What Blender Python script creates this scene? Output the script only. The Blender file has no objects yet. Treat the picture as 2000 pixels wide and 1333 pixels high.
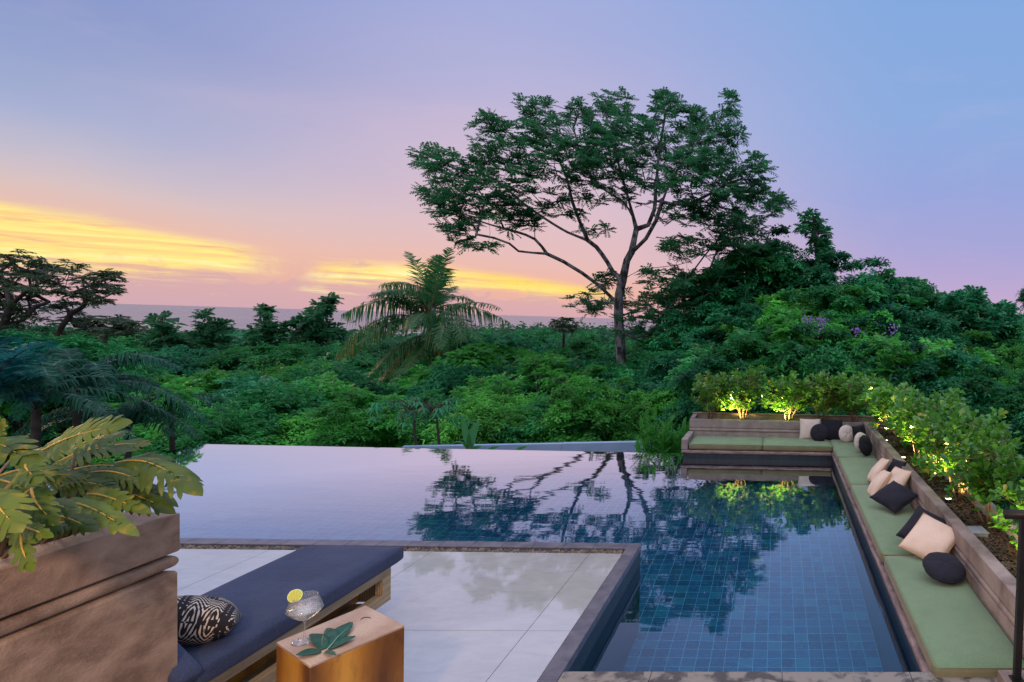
import bpy, bmesh, math, random
import numpy as np
from mathutils import Vector, Matrix, Euler
R_ = math.radians
PI = math.pi
SC = bpy.context.scene
COL = SC.collection
rng = np.random.default_rng(7)
random.seed(7)

# ------------------------------------------------------------------ camera
H = 2.3
FPX, CX, CY = 1200.0, 1577.0, 670.0
_roll, _pitch, _yaw = R_(1.72), R_(1.77), R_(2.9)
fw = np.array([math.sin(_yaw)*math.cos(_pitch), math.cos(_yaw)*math.cos(_pitch), -math.sin(_pitch)])
_r0 = np.cross(fw, [0, 0, 1.0]); _r0 /= np.linalg.norm(_r0); _u0 = np.cross(_r0, fw)
rt = _r0*math.cos(_roll)+_u0*math.sin(_roll); up = -_r0*math.sin(_roll)+_u0*math.cos(_roll)
cam_d = bpy.data.cameras.new('camera'); cam = bpy.data.objects.new('camera', cam_d); COL.objects.link(cam)
cam.matrix_world = Matrix(((rt[0], up[0], -fw[0], 0), (rt[1], up[1], -fw[1], 0), (rt[2], up[2], -fw[2], H), (0, 0, 0, 1)))
cam_d.sensor_width = 36; cam_d.lens = 21.6; cam_d.shift_x = -(CX-1000)/2000; cam_d.shift_y = (CY-666.5)/2000
cam_d.clip_start = 0.05; cam_d.clip_end = 200000
SC.camera = cam
CAM = np.array([0, 0, H])
def ray(x, y): return fw*FPX + rt*(x-CX) - up*(y-CY)
def at(x, y, Y):
    d = ray(x, y); return CAM + d*(Y/d[1])
def atz(x, y, z):
    d = ray(x, y); return CAM + d*((z-H)/d[2])

# ------------------------------------------------------------------ view
SC.view_settings.view_transform = 'Standard'; SC.view_settings.look = 'None'
SC.view_settings.exposure = 0.12; SC.view_settings.gamma = 1.0
SC.render.engine = 'CYCLES'
SC.cycles.max_bounces = 8; SC.cycles.transparent_max_bounces = 12
SC.cycles.caustics_reflective = False; SC.cycles.caustics_refractive = True
SC.cycles.sample_clamp_indirect = 4.0

def s2l(c):
    return tuple(((v/255)/12.92 if v/255 <= .04045 else ((v/255+.055)/1.055)**2.4) for v in c) + (1.0,)

# ------------------------------------------------------------------ node helper
class NT:
    def __init__(s, tree): s.t = tree; s.n = tree.nodes; s.l = tree.links
    def new(s, typ, **kw):
        n = s.n.new(typ)
        for k, v in kw.items():
            if hasattr(n, k) and k not in ('inputs',): setattr(n, k, v)
        return n
    def put(s, sock, v):
        if isinstance(v, bpy.types.NodeSocket): s.l.new(v, sock)
        elif v is not None: sock.default_value = v
    def m(s, op, a, b=None, c=None, clamp=False):
        n = s.n.new('ShaderNodeMath'); n.operation = op; n.use_clamp = clamp
        s.put(n.inputs[0], a)
        if b is not None: s.put(n.inputs[1], b)
        if c is not None: s.put(n.inputs[2], c)
        return n.outputs[0]
    def vm(s, op, a, b=None):
        n = s.n.new('ShaderNodeVectorMath'); n.operation = op
        s.put(n.inputs[0], a)
        if b is not None: s.put(n.inputs[1], b)
        return n.outputs[0]
    def smooth(s, x, a, b):
        n = s.n.new('ShaderNodeMapRange'); n.interpolation_type = 'SMOOTHSTEP'
        s.put(n.inputs[0], x); s.put(n.inputs[1], a); s.put(n.inputs[2], b)
        n.inputs[3].default_value = 0; n.inputs[4].default_value = 1
        return n.outputs[0]
    def lin(s, x, a, b, c=0.0, d=1.0):
        n = s.n.new('ShaderNodeMapRange'); s.put(n.inputs[0], x)
        for i, v in enumerate((a, b, c, d)): n.inputs[i+1].default_value = v
        return n.outputs[0]
    def ramp(s, x, stops, interp='LINEAR'):
        n = s.n.new('ShaderNodeValToRGB'); s.put(n.inputs[0], x); cr = n.color_ramp; cr.interpolation = interp
        while len(cr.elements) < len(stops): cr.elements.new(.5)
        for e, (p, c) in zip(cr.elements, stops):
            e.position = p; e.color = c if isinstance(c, tuple) else (c, c, c, 1)
        return n.outputs[0]
    def mix(s, f, a, b, mode='MIX'):
        n = s.n.new('ShaderNodeMix'); n.data_type = 'RGBA'; n.blend_type = mode
        s.put(n.inputs[0], f); s.put(n.inputs[6], a); s.put(n.inputs[7], b)
        return n.outputs[2]
    def noise(s, vec, scale, detail=3, rough=.5, dist=0.0, out=0):
        n = s.n.new('ShaderNodeTexNoise'); s.put(n.inputs['Vector'], vec)
        n.inputs['Scale'].default_value = scale; n.inputs['Detail'].default_value = detail
        n.inputs['Roughness'].default_value = rough; n.inputs['Distortion'].default_value = dist
        return n.outputs[out]
    def mapv(s, vec, loc=(0, 0, 0), rot=(0, 0, 0), scale=(1, 1, 1)):
        n = s.n.new('ShaderNodeMapping'); s.put(n.inputs[0], vec)
        n.inputs[1].default_value = loc; n.inputs[2].default_value = rot; n.inputs[3].default_value = scale
        return n.outputs[0]
    def bump(s, h, strength=.3, dist=.01):
        n = s.n.new('ShaderNodeBump'); n.inputs['Strength'].default_value = strength
        n.inputs['Distance'].default_value = dist; s.put(n.inputs['Height'], h); return n.outputs[0]

# ------------------------------------------------------------------ world: dusk sky
W = bpy.data.worlds.new('World'); SC.world = W; W.use_nodes = True
w = NT(W.node_tree); w.n.clear()
tc = w.new('ShaderNodeTexCoord').outputs['Generated']
sep = w.new('ShaderNodeSeparateXYZ'); w.l.new(tc, sep.inputs[0])
X, Y, Z = sep.outputs
az = w.m('MULTIPLY', w.m('ARCTAN2', X, Y), 180/PI)
el = w.m('MULTIPLY', w.m('ARCSINE', w.m('MINIMUM', w.m('MAXIMUM', Z, -1.0), 1.0)), 180/PI)
warp = w.noise(w.mapv(tc, scale=(2.5, 2.5, 5)), 1.3, 4, .55)
elw = w.m('ADD', el, w.m('MULTIPLY', w.m('SUBTRACT', warp, .5), w.m('MULTIPLY', w.smooth(el, 0.0, 12.0), 5.0)))
def colramp(stops): return w.ramp(w.m('DIVIDE', elw, 60.0, clamp=True), [(e/60, s2l(c)) for e, c in stops])
cL = colramp([(0, (200, 160, 168)), (2, (214, 168, 158)), (4.2, (226, 184, 166)), (6.6, (210, 186, 182)), (8.5, (182, 178, 196)), (11, (150, 164, 202)), (16.5, (104, 134, 192)), (30, (96, 126, 195)), (60, (110, 140, 205))])
cC = colramp([(0, (216, 160, 158)), (2.2, (232, 172, 150)), (4.4, (228, 180, 170)), (8, (218, 182, 188)), (12, (202, 178, 200)), (17, (176, 170, 208)), (23, (152, 162, 211)), (30, (132, 158, 215)), (60, (118, 150, 212))])
cR = colramp([(0, (196, 158, 190)), (2, (190, 156, 194)), (4.5, (172, 154, 202)), (8, (150, 152, 208)), (12, (130, 152, 213)), (18, (116, 158, 216)), (29, (100, 155, 215)), (60, (104, 146, 210))])
col = w.mix(w.smooth(az, -52, -22), cL, cC)
col = w.mix(w.smooth(az, -20, 14), col, cR)
# glowing gap between the cloud layers along the horizon
azn = w.m('DIVIDE', w.m('ADD', az, 60.0), 50.0, clamp=True)          # -60..-10 deg -> 0..1
def f_az(pts): return w.m('MULTIPLY', w.ramp(azn, [((a+60)/50, v/8.0) for a, v in pts]), 8.0)
u_e = f_az([(-60, 6.3), (-51, 5.7), (-46, 5.15), (-38.8, 4.05), (-35, 3.55), (-29, 3.95), (-20, 3.15), (-15.5, 2.6), (-12.5, 2.2)])
l_e = f_az([(-60, 2.2), (-51, 2.35), (-45, 2.1), (-39.5, 2.75), (-36, 2.3), (-30, 2.35), (-24, 2.2), (-17, 1.95), (-12.5, 2.2)])
st = w.mapv(tc, scale=(1.0, 1.0, 9.0))
n1 = w.noise(st, 5.5, 6, .62, .4); n2 = w.noise(w.mapv(tc, scale=(1, 1, 1.8)), 17, 7, .6, .3); n3 = w.noise(w.mapv(tc, scale=(1, 1, 16)), 7, 6, .65, .6)
lump = w.m('MULTIPLY', w.m('SUBTRACT', n2, .5), 3.4)
eU = w.m('ADD', el, w.m('MULTIPLY', w.m('SUBTRACT', n1, .5), .9))
eL = w.m('ADD', el, w.m('MULTIPLY', lump, .55))
mask = w.m('MULTIPLY', w.m('SUBTRACT', 1.0, w.smooth(eU, w.m('SUBTRACT', u_e, .75), w.m('ADD', u_e, .3))), w.smooth(w.m('ADD', eL, w.m('MULTIPLY', w.m('SUBTRACT', n3, .5), 3.6)), w.m('SUBTRACT', l_e, .9), w.m('ADD', l_e, .6)))
column = w.m('SUBTRACT', 1.0, w.m('MULTIPLY', w.smooth(w.m('ADD', az, w.m('MULTIPLY', lump, 2.6)), -40.6, -37.6), w.m('SUBTRACT', 1.0, w.smooth(w.m('ADD', az, w.m('MULTIPLY', lump, 3.0)), -37.2, -34.2))))
mask = w.m('MULTIPLY', mask, w.m('MULTIPLY', column, w.smooth(az, -11.5, -16.5)))
mask = w.m('MULTIPLY', mask, w.m('SUBTRACT', 1.0, w.smooth(az, 0, 40)))
streak = w.ramp(n3, [(.34, s2l((232, 178, 140))), (.44, s2l((250, 210, 130))), (.54, s2l((255, 230, 132))), (.68, s2l((255, 240, 176)))])
glow = w.mix(w.smooth(az, -30, -22), streak, w.mix(.55, streak, s2l((255, 214, 60))))
# soft orange bleed round the gap
hal = w.m('MULTIPLY', w.smooth(el, w.m('SUBTRACT', l_e, 2.4), l_e), w.m('SUBTRACT', 1.0, w.smooth(el, w.m('SUBTRACT', u_e, .2), w.m('ADD', u_e, 2.2))))
hal = w.m('MULTIPLY', hal, w.smooth(az, 4, -16))
col = w.mix(w.m('MULTIPLY', hal, .22), col, s2l((250, 172, 116)))
# grey-pink cumulus silhouettes low on the horizon
cum = w.m('MULTIPLY', w.smooth(w.m('ADD', w.m('MULTIPLY', n2, 11.0), w.m('MULTIPLY', el, -1.0)), 3.3, 3.75), w.m('MULTIPLY', w.smooth(az, -6, -18), .42))
col = w.mix(cum, col, s2l((202, 154, 164)))
col = w.mix(mask, col, glow)
col = w.mix(w.m('MULTIPLY', cum, .4), col, s2l((204, 152, 158)))
n4 = w.noise(w.mapv(tc, scale=(1.2, 1.2, 4.5)), 2.2, 6, .6, .5)
col = w.mix(w.m('MULTIPLY', w.smooth(n4, .5, .78), w.m('MULTIPLY', w.smooth(el, 2, 9), .12)), col, s2l((226, 190, 208)))
col = w.mix(w.m('MULTIPLY', w.m('SUBTRACT', 1.0, w.m('MULTIPLY', mask, .8)), .16), col, s2l((206, 200, 214)))
# below the horizon: dull green land colour; unseen sky overhead and behind is made brighter than real, as fill light
col = w.mix(w.smooth(el, -0.6, -2.5), col, s2l((60, 78, 70)))
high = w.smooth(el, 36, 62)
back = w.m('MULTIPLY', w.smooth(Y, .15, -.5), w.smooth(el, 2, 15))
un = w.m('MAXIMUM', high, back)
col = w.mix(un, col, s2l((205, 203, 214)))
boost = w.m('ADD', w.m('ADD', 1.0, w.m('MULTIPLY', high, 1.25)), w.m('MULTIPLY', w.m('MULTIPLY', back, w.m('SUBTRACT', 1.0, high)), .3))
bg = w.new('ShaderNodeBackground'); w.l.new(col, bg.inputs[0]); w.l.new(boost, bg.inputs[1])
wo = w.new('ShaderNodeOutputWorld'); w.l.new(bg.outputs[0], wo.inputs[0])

# ------------------------------------------------------------------ sun just above the sea, behind thin cloud
sd = bpy.data.lights.new('sun', 'SUN'); sd.energy = 0.5; sd.angle = R_(12); sd.color = (1.0, .62, .34)
sun = bpy.data.objects.new('sun', sd); COL.objects.link(sun)
_saz, _sel = R_(-58), R_(7)
sun.rotation_euler = Vector((math.sin(_saz)*math.cos(_sel), math.cos(_saz)*math.cos(_sel), math.sin(_sel))).to_track_quat('Z', 'Y').to_euler()

# assumed unseen lamp, added to light the planter and table from the house side
tl = bpy.data.lights.new('assumed_warm_lamp', 'POINT'); tl.energy = 260; tl.color = (1, .60, .26); tl.shadow_soft_size = .15
tlo = bpy.data.objects.new('assumed_warm_lamp', tl); COL.objects.link(tlo); tlo.location = (-1.6, .1, 2.7)

# ------------------------------------------------------------------ object helpers
def tag(o, label=None, cat=None, group=None, kind=None):
    if label: o['label'] = label
    if cat: o['category'] = cat
    if group: o['group'] = group
    if kind: o['kind'] = kind
    return o
def empty(name, loc=(0, 0, 0), rot=(0, 0, 0), label=None, cat=None, group=None):
    o = bpy.data.objects.new(name, None); COL.objects.link(o); o.empty_display_size = .2
    o.location = loc; o.rotation_euler = rot
    return tag(o, label, cat, group)
def link(name, me, mat=None, parent=None, loc=None, rot=None):
    o = bpy.data.objects.new(name, me); COL.objects.link(o)
    if mat is not None and len(me.materials) == 0: me.materials.append(mat)
    if parent is not None: o.parent = parent
    if loc is not None: o.location = loc
    if rot is not None: o.rotation_euler = rot
    return o
class MB:
    def __init__(s): s.v = []; s.f = []; s.uv = None
    def add(s, verts, faces):
        b = len(s.v); s.v += [tuple(map(float, v)) for v in verts]; s.f += [tuple(b+i for i in f) for f in faces]; return s
    def box(s, x0, x1, y0, y1, z0, z1):
        return s.add([(x0, y0, z0), (x1, y0, z0), (x1, y1, z0), (x0, y1, z0), (x0, y0, z1), (x1, y0, z1), (x1, y1, z1), (x0, y1, z1)],
                     [(0, 3, 2, 1), (4, 5, 6, 7), (0, 1, 5, 4), (1, 2, 6, 5), (2, 3, 7, 6), (3, 0, 4, 7)])
    def quad(s, a, b, c, d): return s.add([a, b, c, d], [(0, 1, 2, 3)])
    def tube(s, pts, rad, n=8, cap=True):
        pts = [np.array(p, float) for p in pts]
        if not hasattr(rad, '__len__'): rad = [rad]*len(pts)
        vs = []; fs = []; ref = None
        for i, p in enumerate(pts):
            t = pts[min(i+1, len(pts)-1)] - pts[max(i-1, 0)]; t /= (np.linalg.norm(t)+1e-9)
            if ref is None: ref = np.array([0, 0, 1.]) if abs(t[2]) < .9 else np.array([1., 0, 0])
            a = np.cross(t, ref); a /= (np.linalg.norm(a)+1e-9); b = np.cross(t, a); ref = np.cross(a, t)
            for k in range(n):
                th = 2*PI*k/n; vs.append(p + (a*math.cos(th)+b*math.sin(th))*rad[i])
        for i in range(len(pts)-1):
            for k in range(n):
                fs.append((i*n+k, i*n+(k+1) % n, (i+1)*n+(k+1) % n, (i+1)*n+k))
        if cap: fs.append(tuple(range(n-1, -1, -1))); fs.append(tuple((len(pts)-1)*n+k for k in range(n)))
        return s.add(vs, fs)
    def lathe(s, prof, n=32, c=(0, 0, 0)):
        vs = []; fs = []
        for r, z in prof:
            for k in range(n): vs.append((c[0]+r*math.cos(2*PI*k/n), c[1]+r*math.sin(2*PI*k/n), c[2]+z))
        for i in range(len(prof)-1):
            for k in range(n): fs.append((i*n+k, i*n+(k+1) % n, (i+1)*n+(k+1) % n, (i+1)*n+k))
        return s.add(vs, fs)
    def mesh(s, name, smooth=False):
        me = bpy.data.meshes.new(name); me.from_pydata(s.v, [], s.f); me.update()
        if smooth: me.polygons.foreach_set('use_smooth', [True]*len(me.polygons))
        return me
    def build(s, name, mat=None, parent=None, smooth=False, bevel=0, seg=2, loc=None, rot=None):
        me = s.mesh(name, smooth); bm = bmesh.new(); bm.from_mesh(me); bmesh.ops.recalc_face_normals(bm, faces=bm.faces); bm.to_mesh(me); bm.free()
        o = link(name, me, mat, parent, loc, rot)
        if bevel:
            b = o.modifiers.new('bevel', 'BEVEL'); b.width = bevel; b.segments = seg; b.limit_method = 'ANGLE'; b.angle_limit = R_(40)
        return o
def quads_mesh(name, q, tint=None, smooth=False):
    """q: (n,k,3) polygons with k corners, none shared"""
    n, k, _ = q.shape
    me = bpy.data.meshes.new(name)
    me.vertices.add(n*k); me.vertices.foreach_set('co', q.astype(np.float32).ravel())
    me.loops.add(n*k); me.loops.foreach_set('vertex_index', np.arange(n*k, dtype=np.int32))
    me.polygons.add(n); me.polygons.foreach_set('loop_start', np.arange(0, n*k, k, dtype=np.int32))
    me.update(calc_edges=True)
    if tint is None: tint = rng.random(n)
    a = me.attributes.new('tint', 'FLOAT', 'FACE'); a.data.foreach_set('value', tint.astype(np.float32))
    return me
def unit(v): return v/(np.linalg.norm(v, axis=-1, keepdims=True)+1e-9)
def leaf_quads(P, D, N, L, Wd, fold=.25, droop=.12, k=4):
    """leaf blades: base P, direction D, rough normal N, length L, width Wd"""
    n = len(P); D = unit(D); S = unit(np.cross(D, N)); N = unit(np.cross(S, D))
    L = np.broadcast_to(L, (n,)).reshape(n, 1); Wd = np.broadcast_to(Wd, (n,)).reshape(n, 1)
    tip = P + D*L; tip[:, 2:3] -= L*droop
    mid = P + D*L*.45 + N*Wd*fold
    if k == 4: return np.stack([P, mid+S*Wd*.5, tip, mid-S*Wd*.5], 1)
    m2 = P + D*L*.78 + N*Wd*fold*.6; m1 = P + D*L*.4
    return np.stack([P, m1+S*Wd*.34, m2+S*Wd*.5, tip, m2-S*Wd*.5, m1-S*Wd*.34], 1)
def rdir(n, zmin=-1.0):
    z = rng.uniform(zmin, 1, n); a = rng.uniform(0, 2*PI, n); r = np.sqrt(np.maximum(0, 1-z*z))
    return np.stack([r*np.cos(a), r*np.sin(a), z], 1)

# ------------------------------------------------------------------ materials
MATS = {}
def pbsdf(name):
    m = bpy.data.materials.new(name); m.use_nodes = True; t = NT(m.node_tree)
    return m, t, m.node_tree.nodes['Principled BSDF']
def mat_solid(name, c1, c2=None, rough=.7, scale=4, bump=.2, bscale=60, bdist=.004, spec=.5, stretch=(1, 1, 1), ramp=(.35, .65), metal=0, coat=0, space='Object', detail=5):
    m, t, b = pbsdf(name); co = t.new('ShaderNodeTexCoord').outputs[space]
    co = t.mapv(co, scale=stretch)
    if c2 is None: c2 = tuple(v*.8 for v in c1[:3])
    n = t.noise(co, scale, detail, .6, .3)
    c = t.ramp(n, [(ramp[0], (*c1[:3], 1)), (ramp[1], (*c2[:3], 1))])
    t.l.new(c, b.inputs['Base Color']); b.inputs['Roughness'].default_value = rough
    b.inputs['Specular IOR Level'].default_value = spec; b.inputs['Metallic'].default_value = metal
    b.inputs['Coat Weight'].default_value = coat
    if bump:
        h = t.noise(co, bscale, 4, .6); t.l.new(t.bump(h, bump, bdist), b.inputs['Normal'])
    return m
def mat_fabric(name, c, c2=None, bump=.35, thread=420, sheen=.2):
    m, t, b = pbsdf(name); co = t.new('ShaderNodeTexCoord').outputs['Object']
    c2 = c2 or tuple(v*.75 for v in c[:3])
    n = t.noise(co, 3.5, 4, .6); f = t.noise(co, thread, 2, .6)
    cc = t.mix(t.smooth(n, .35, .7), (*c[:3], 1), (*c2[:3], 1))
    cc = t.mix(t.m('MULTIPLY', t.smooth(f, .4, .62), .35), cc, tuple(min(1, v*1.55+.01) for v in c[:3])+(1,))
    t.l.new(cc, b.inputs['Base Color']); b.inputs['Roughness'].default_value = .9
    b.inputs['Sheen Weight'].default_value = sheen; b.inputs['Specular IOR Level'].default_value = .2
    fold = t.noise(co, 9, 3, .5)
    h = t.m('ADD', t.m('MULTIPLY', f, .12), fold)
    t.l.new(t.bump(h, bump, .012), b.inputs['Normal'])
    return m
def mat_leaf(name, dark, light, trans=.3, rough=.45, hue=.035, val=.6, spec=.4, yellow=None, nscale=.35, mottle=None):
    m, t, b = pbsdf(name); m.node_tree.nodes.remove(b)
    at_ = t.new('ShaderNodeAttribute'); at_.attribute_name = 'tint'; tint = at_.outputs['Fac']
    oi = t.new('ShaderNodeObjectInfo')
    co = t.new('ShaderNodeTexCoord').outputs['Object']
    big = t.noise(co, nscale, 2, .5)
    f = t.m('ADD', t.m('MULTIPLY', tint, .65), t.m('MULTIPLY', t.smooth(big, .35, .65), .35))
    c = t.mix(f, (*dark, 1), (*light, 1))
    if yellow: c = t.mix(t.m('GREATER_THAN', tint, .985), c, (*yellow, 1))
    if mottle: c = t.mix(t.m('MULTIPLY', t.smooth(t.noise(co, 13, 5, .65, .6), .54, .72), .7), c, (*mottle, 1))
    hs = t.new('ShaderNodeHueSaturation')
    t.l.new(c, hs.inputs['Color'])
    t.l.new(t.m('ADD', .5-hue/2, t.m('MULTIPLY', oi.outputs['Random'], hue)), hs.inputs['Hue'])
    t.l.new(t.m('ADD', 1-val/2, t.m('MULTIPLY', t.m('FRACT', t.m('MULTIPLY', oi.outputs['Random'], 7.31)), val)), hs.inputs['Value'])
    c = hs.outputs[0]
    p = t.new('ShaderNodeBsdfPrincipled'); t.l.new(c, p.inputs['Base Color']); p.inputs['Roughness'].default_value = rough
    p.inputs['Specular IOR Level'].default_value = spec
    tr = t.new('ShaderNodeBsdfTranslucent'); t.l.new(t.mix(.5, c, tuple(min(1, v*1.8) for v in light)+(1,)), tr.inputs[0])
    mx = t.new('ShaderNodeMixShader'); mx.inputs[0].default_value = trans
    t.l.new(p.outputs[0], mx.inputs[1]); t.l.new(tr.outputs[0], mx.inputs[2])
    out = m.node_tree.nodes['Material Output']; t.l.new(mx.outputs[0], out.inputs[0])
    return m
M = MATS
M['stone'] = mat_solid('grey_stone', (.21, .175, .18), (.33, .28, .275), .62, 5, .35, 70, .004)
M['stone_warm'] = mat_solid('weathered_pink_stone', (.16, .115, .10), (.36, .28, .255), .7, 3.2, .5, 38, .006)
M['coping'] = mat_solid('dark_coping_stone', (.075, .07, .095), (.15, .135, .16), .32, 7, .3, 60, .003, spec=.6)
M['coping_wet'] = mat_solid('near_coping_stone', (.07, .06, .055), (.24, .21, .18), .45, 6, .4, 80, .003, ramp=(.42, .52))
M['ledge'] = mat_solid('ledge_stone', (.13, .08, .08), (.34, .25, .24), .6, 8, .4, 60, .005, stretch=(1, .6, 3))
M['concrete_brown'] = mat_solid('brown_polished_concrete', (.18, .110, .068), (.38, .255, .172), .5, 5.5, .8, 75, .006, stretch=(1, 1, 1.7), ramp=(.36, .64), detail=12)
M['soil'] = mat_solid('dark_soil', (.012, .009, .007), (.05, .035, .025), .95, 40, .9, 60, .02)
M['bark_chip'] = mat_solid('bark_chip', (.03, .019, .012), (.13, .08, .048), .8, 3, .2, 60, .003)
M['pebble'] = mat_solid('pebble', (.05, .04, .03), (.22, .17, .12), .6, 11, .2, 60, .002)
M['bark'] = mat_solid('tree_bark', (.022, .022, .028), (.20, .21, .235), .85, 3.5, .7, 16, .03, stretch=(1, 1, .45), ramp=(.42, .62))
M['bark_dark'] = mat_solid('dark_bark', (.02, .016, .014), (.06, .05, .045), .9, 3, .5, 14, .03)
M['stem_tan'] = mat_solid('tan_stem', (.13, .085, .05), (.25, .18, .11), .8, 8, .3, 60, .003)
M['white_wall'] = mat_solid('pale_painted_render', (.20, .31, .50), (.27, .38, .58), .75, 1.6, .15, 30, .003)
M['bed_wall'] = mat_solid('pale_plaster', (.50, .47, .42), (.34, .31, .26), .8, 3, .2, 40, .004)
M['navy'] = mat_fabric('navy_weave', (.040, .054, .108), (.028, .040, .082), sheen=.03, thread=150)
M['green_fabric'] = mat_fabric('sage_green_canvas', (.145, .225, .128), (.118, .185, .105), .35, thread=170)
M['tan_side'] = mat_fabric('sage_piping', (.21, .19, .11))
M['cream'] = mat_fabric('cream_canvas', (.60, .52, .50), (.52, .44, .42), .5)
M['salmon'] = mat_fabric('peach_canvas', (.70, .53, .44), (.62, .44, .34), .5)
M['piping'] = mat_fabric('peach_piping', (.50, .28, .14))
M['black'] = mat_fabric('black_canvas', (.018, .018, .030), (.012, .012, .02), .6, sheen=.04)
M['metal'] = mat_solid('black_metal', (.02, .018, .018), (.035, .03, .028), .4, 6, .1, 60, .001, metal=.6)
M['plastic'] = mat_solid('grey_plastic', (.42, .45, .47), (.33, .35, .37), .5, 8, .1, 60, .001)
M['pipe'] = mat_solid('grey_pipe', (.12, .12, .12), (.2, .19, .18), .5, 8, .1, 60, .001)

def mat_wood(name, a, b_, c, scale, stretch, rough=.45, dist=3.0, wscale=3.0):
    m, t, b = pbsdf(name); co = t.new('ShaderNodeTexCoord').outputs['Object']
    v = t.mapv(co, scale=stretch)
    n = t.noise(v, scale, 6, .62, .8); n2 = t.noise(v, scale*7, 4, .6, .2)
    wv = t.new('ShaderNodeTexWave'); t.l.new(v, wv.inputs['Vector']); wv.inputs['Scale'].default_value = wscale
    wv.inputs['Distortion'].default_value = dist; wv.inputs['Detail'].default_value = 3; wv.inputs['Detail Scale'].default_value = .9
    f = t.m('ADD', t.m('MULTIPLY', n, .55), t.m('MULTIPLY', wv.outputs['Fac'], .45))
    cc = t.ramp(f, [(.25, (*a, 1)), (.5, (*b_, 1)), (.72, (*c, 1))])
    cc = t.mix(t.m('MULTIPLY', t.smooth(n2, .5, .72), .45), cc, tuple(x*.5 for x in a)+(1,))
    t.l.new(cc, b.inputs['Base Color']); b.inputs['Roughness'].default_value = rough
    t.l.new(t.bump(n2, .25, .002), b.inputs['Normal'])
    return m
M['wood_frame'] = mat_wood('pale_teak', (.24, .17, .09), (.38, .28, .16), (.48, .37, .22), 4, (6, .7, 9), .55)
M['wood_table_side'] = mat_wood('orange_wood', (.13, .045, .010), (.38, .155, .022), (.60, .29, .045), 1.6, (2.0, 2.0, .55), .38, 9.0, .55)
M['wood_table_top'] = mat_wood('pale_wood_top', (.38, .25, .17), (.46, .32, .23), (.52, .38, .28), 3.0, (4.0, 9.0, 2.0), .45, 6.0, .3)

def mat_deck():
    m, t, b = pbsdf('white_deck_tile'); co = t.new('ShaderNodeTexCoord').outputs['Object']
    n = t.noise(co, 1.4, 6, .6, .6); n2 = t.noise(t.mapv(co, scale=(1, 2.2, 1)), 5, 5, .65, .8)
    c = t.ramp(t.m('ADD', t.m('MULTIPLY', n, .6), t.m('MULTIPLY', n2, .4)), [(.3, (.36, .35, .35, 1)), (.55, (.48, .465, .46, 1)), (.75, (.55, .53, .52, 1))])
    t.l.new(c, b.inputs['Base Color'])
    t.l.new(t.lin(n2, .3, .7, .015, .06), b.inputs['Roughness']); b.inputs['IOR'].default_value = 3.2
    t.l.new(t.bump(t.noise(co, 2.2, 3, .5), .03, .01), b.inputs['Normal'])
    return m
M['deck'] = mat_deck()
M['grout'] = mat_solid('deck_grout', (.16, .16, .17), (.12, .12, .13), .9)

def mat_tile(name, plane, sx=.139, sy=.139, off=(0, 0, 0), val=1.0):
    m, t, b = pbsdf(name); co = t.new('ShaderNodeTexCoord').outputs['Object']
    s = t.new('ShaderNodeSeparateXYZ'); t.l.new(co, s.inputs[0]); x, y, z = s.outputs
    cb = t.new('ShaderNodeCombineXYZ')
    a, c = {'xy': (x, y), 'xz': (x, z), 'yz': (y, z)}[plane]
    t.l.new(t.m('ADD', a, off[0]), cb.inputs[0]); t.l.new(t.m('ADD', c, off[1]), cb.inputs[1])
    br = t.new('ShaderNodeTexBrick'); t.l.new(cb.outputs[0], br.inputs['Vector']); br.offset = 0; br.squash = 1
    br.inputs['Scale'].default_value = 1; br.inputs['Brick Width'].default_value = sx; br.inputs['Row Height'].default_value = sy
    br.inputs['Mortar Size'].default_value = .0028; br.inputs['Mortar Smooth'].default_value = .1; br.inputs['Bias'].default_value = 0
    br.inputs['Color1'].default_value = (0, 0, 0, 1); br.inputs['Color2'].default_value = (1, 1, 1, 1); br.inputs['Mortar'].default_value = (.5, .5, .5, 1)
    # random turn of the slate veining per tile
    wn = t.new('ShaderNodeTexWhiteNoise'); wn.noise_dimensions = '2D'
    fl = t.vm('FLOOR', t.vm('DIVIDE', cb.outputs[0], (sx, sy, 1.0))); t.l.new(fl, wn.inputs['Vector'])
    vv = t.vm('ADD', cb.outputs[0], t.vm('MULTIPLY', wn.outputs['Color'], (9.0, 9.0, 9.0)))
    vein = t.noise(t.mapv(vv, rot=(0, 0, .5), scale=(1, 3.2, 1)), 13, 5, .68, 2.2)
    rnd = wn.outputs['Value']
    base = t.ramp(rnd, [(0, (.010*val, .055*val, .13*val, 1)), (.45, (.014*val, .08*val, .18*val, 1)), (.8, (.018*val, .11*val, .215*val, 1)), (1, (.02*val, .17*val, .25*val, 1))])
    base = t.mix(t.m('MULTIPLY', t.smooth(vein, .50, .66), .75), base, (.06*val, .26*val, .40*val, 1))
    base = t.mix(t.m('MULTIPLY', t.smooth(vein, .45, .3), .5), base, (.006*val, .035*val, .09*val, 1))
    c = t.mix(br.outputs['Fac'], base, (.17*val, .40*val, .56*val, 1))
    t.l.new(c, b.inputs['Base Color']); b.inputs['Roughness'].default_value = .45
    t.l.new(t.bump(vein, .25, .004), b.inputs['Normal'])
    return m
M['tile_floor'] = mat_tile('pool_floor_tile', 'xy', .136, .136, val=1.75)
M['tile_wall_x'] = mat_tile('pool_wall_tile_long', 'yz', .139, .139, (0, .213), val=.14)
M['tile_wall_y'] = mat_tile('pool_wall_tile_cross', 'xz', .139, .139, (0, .213), val=.14)

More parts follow.
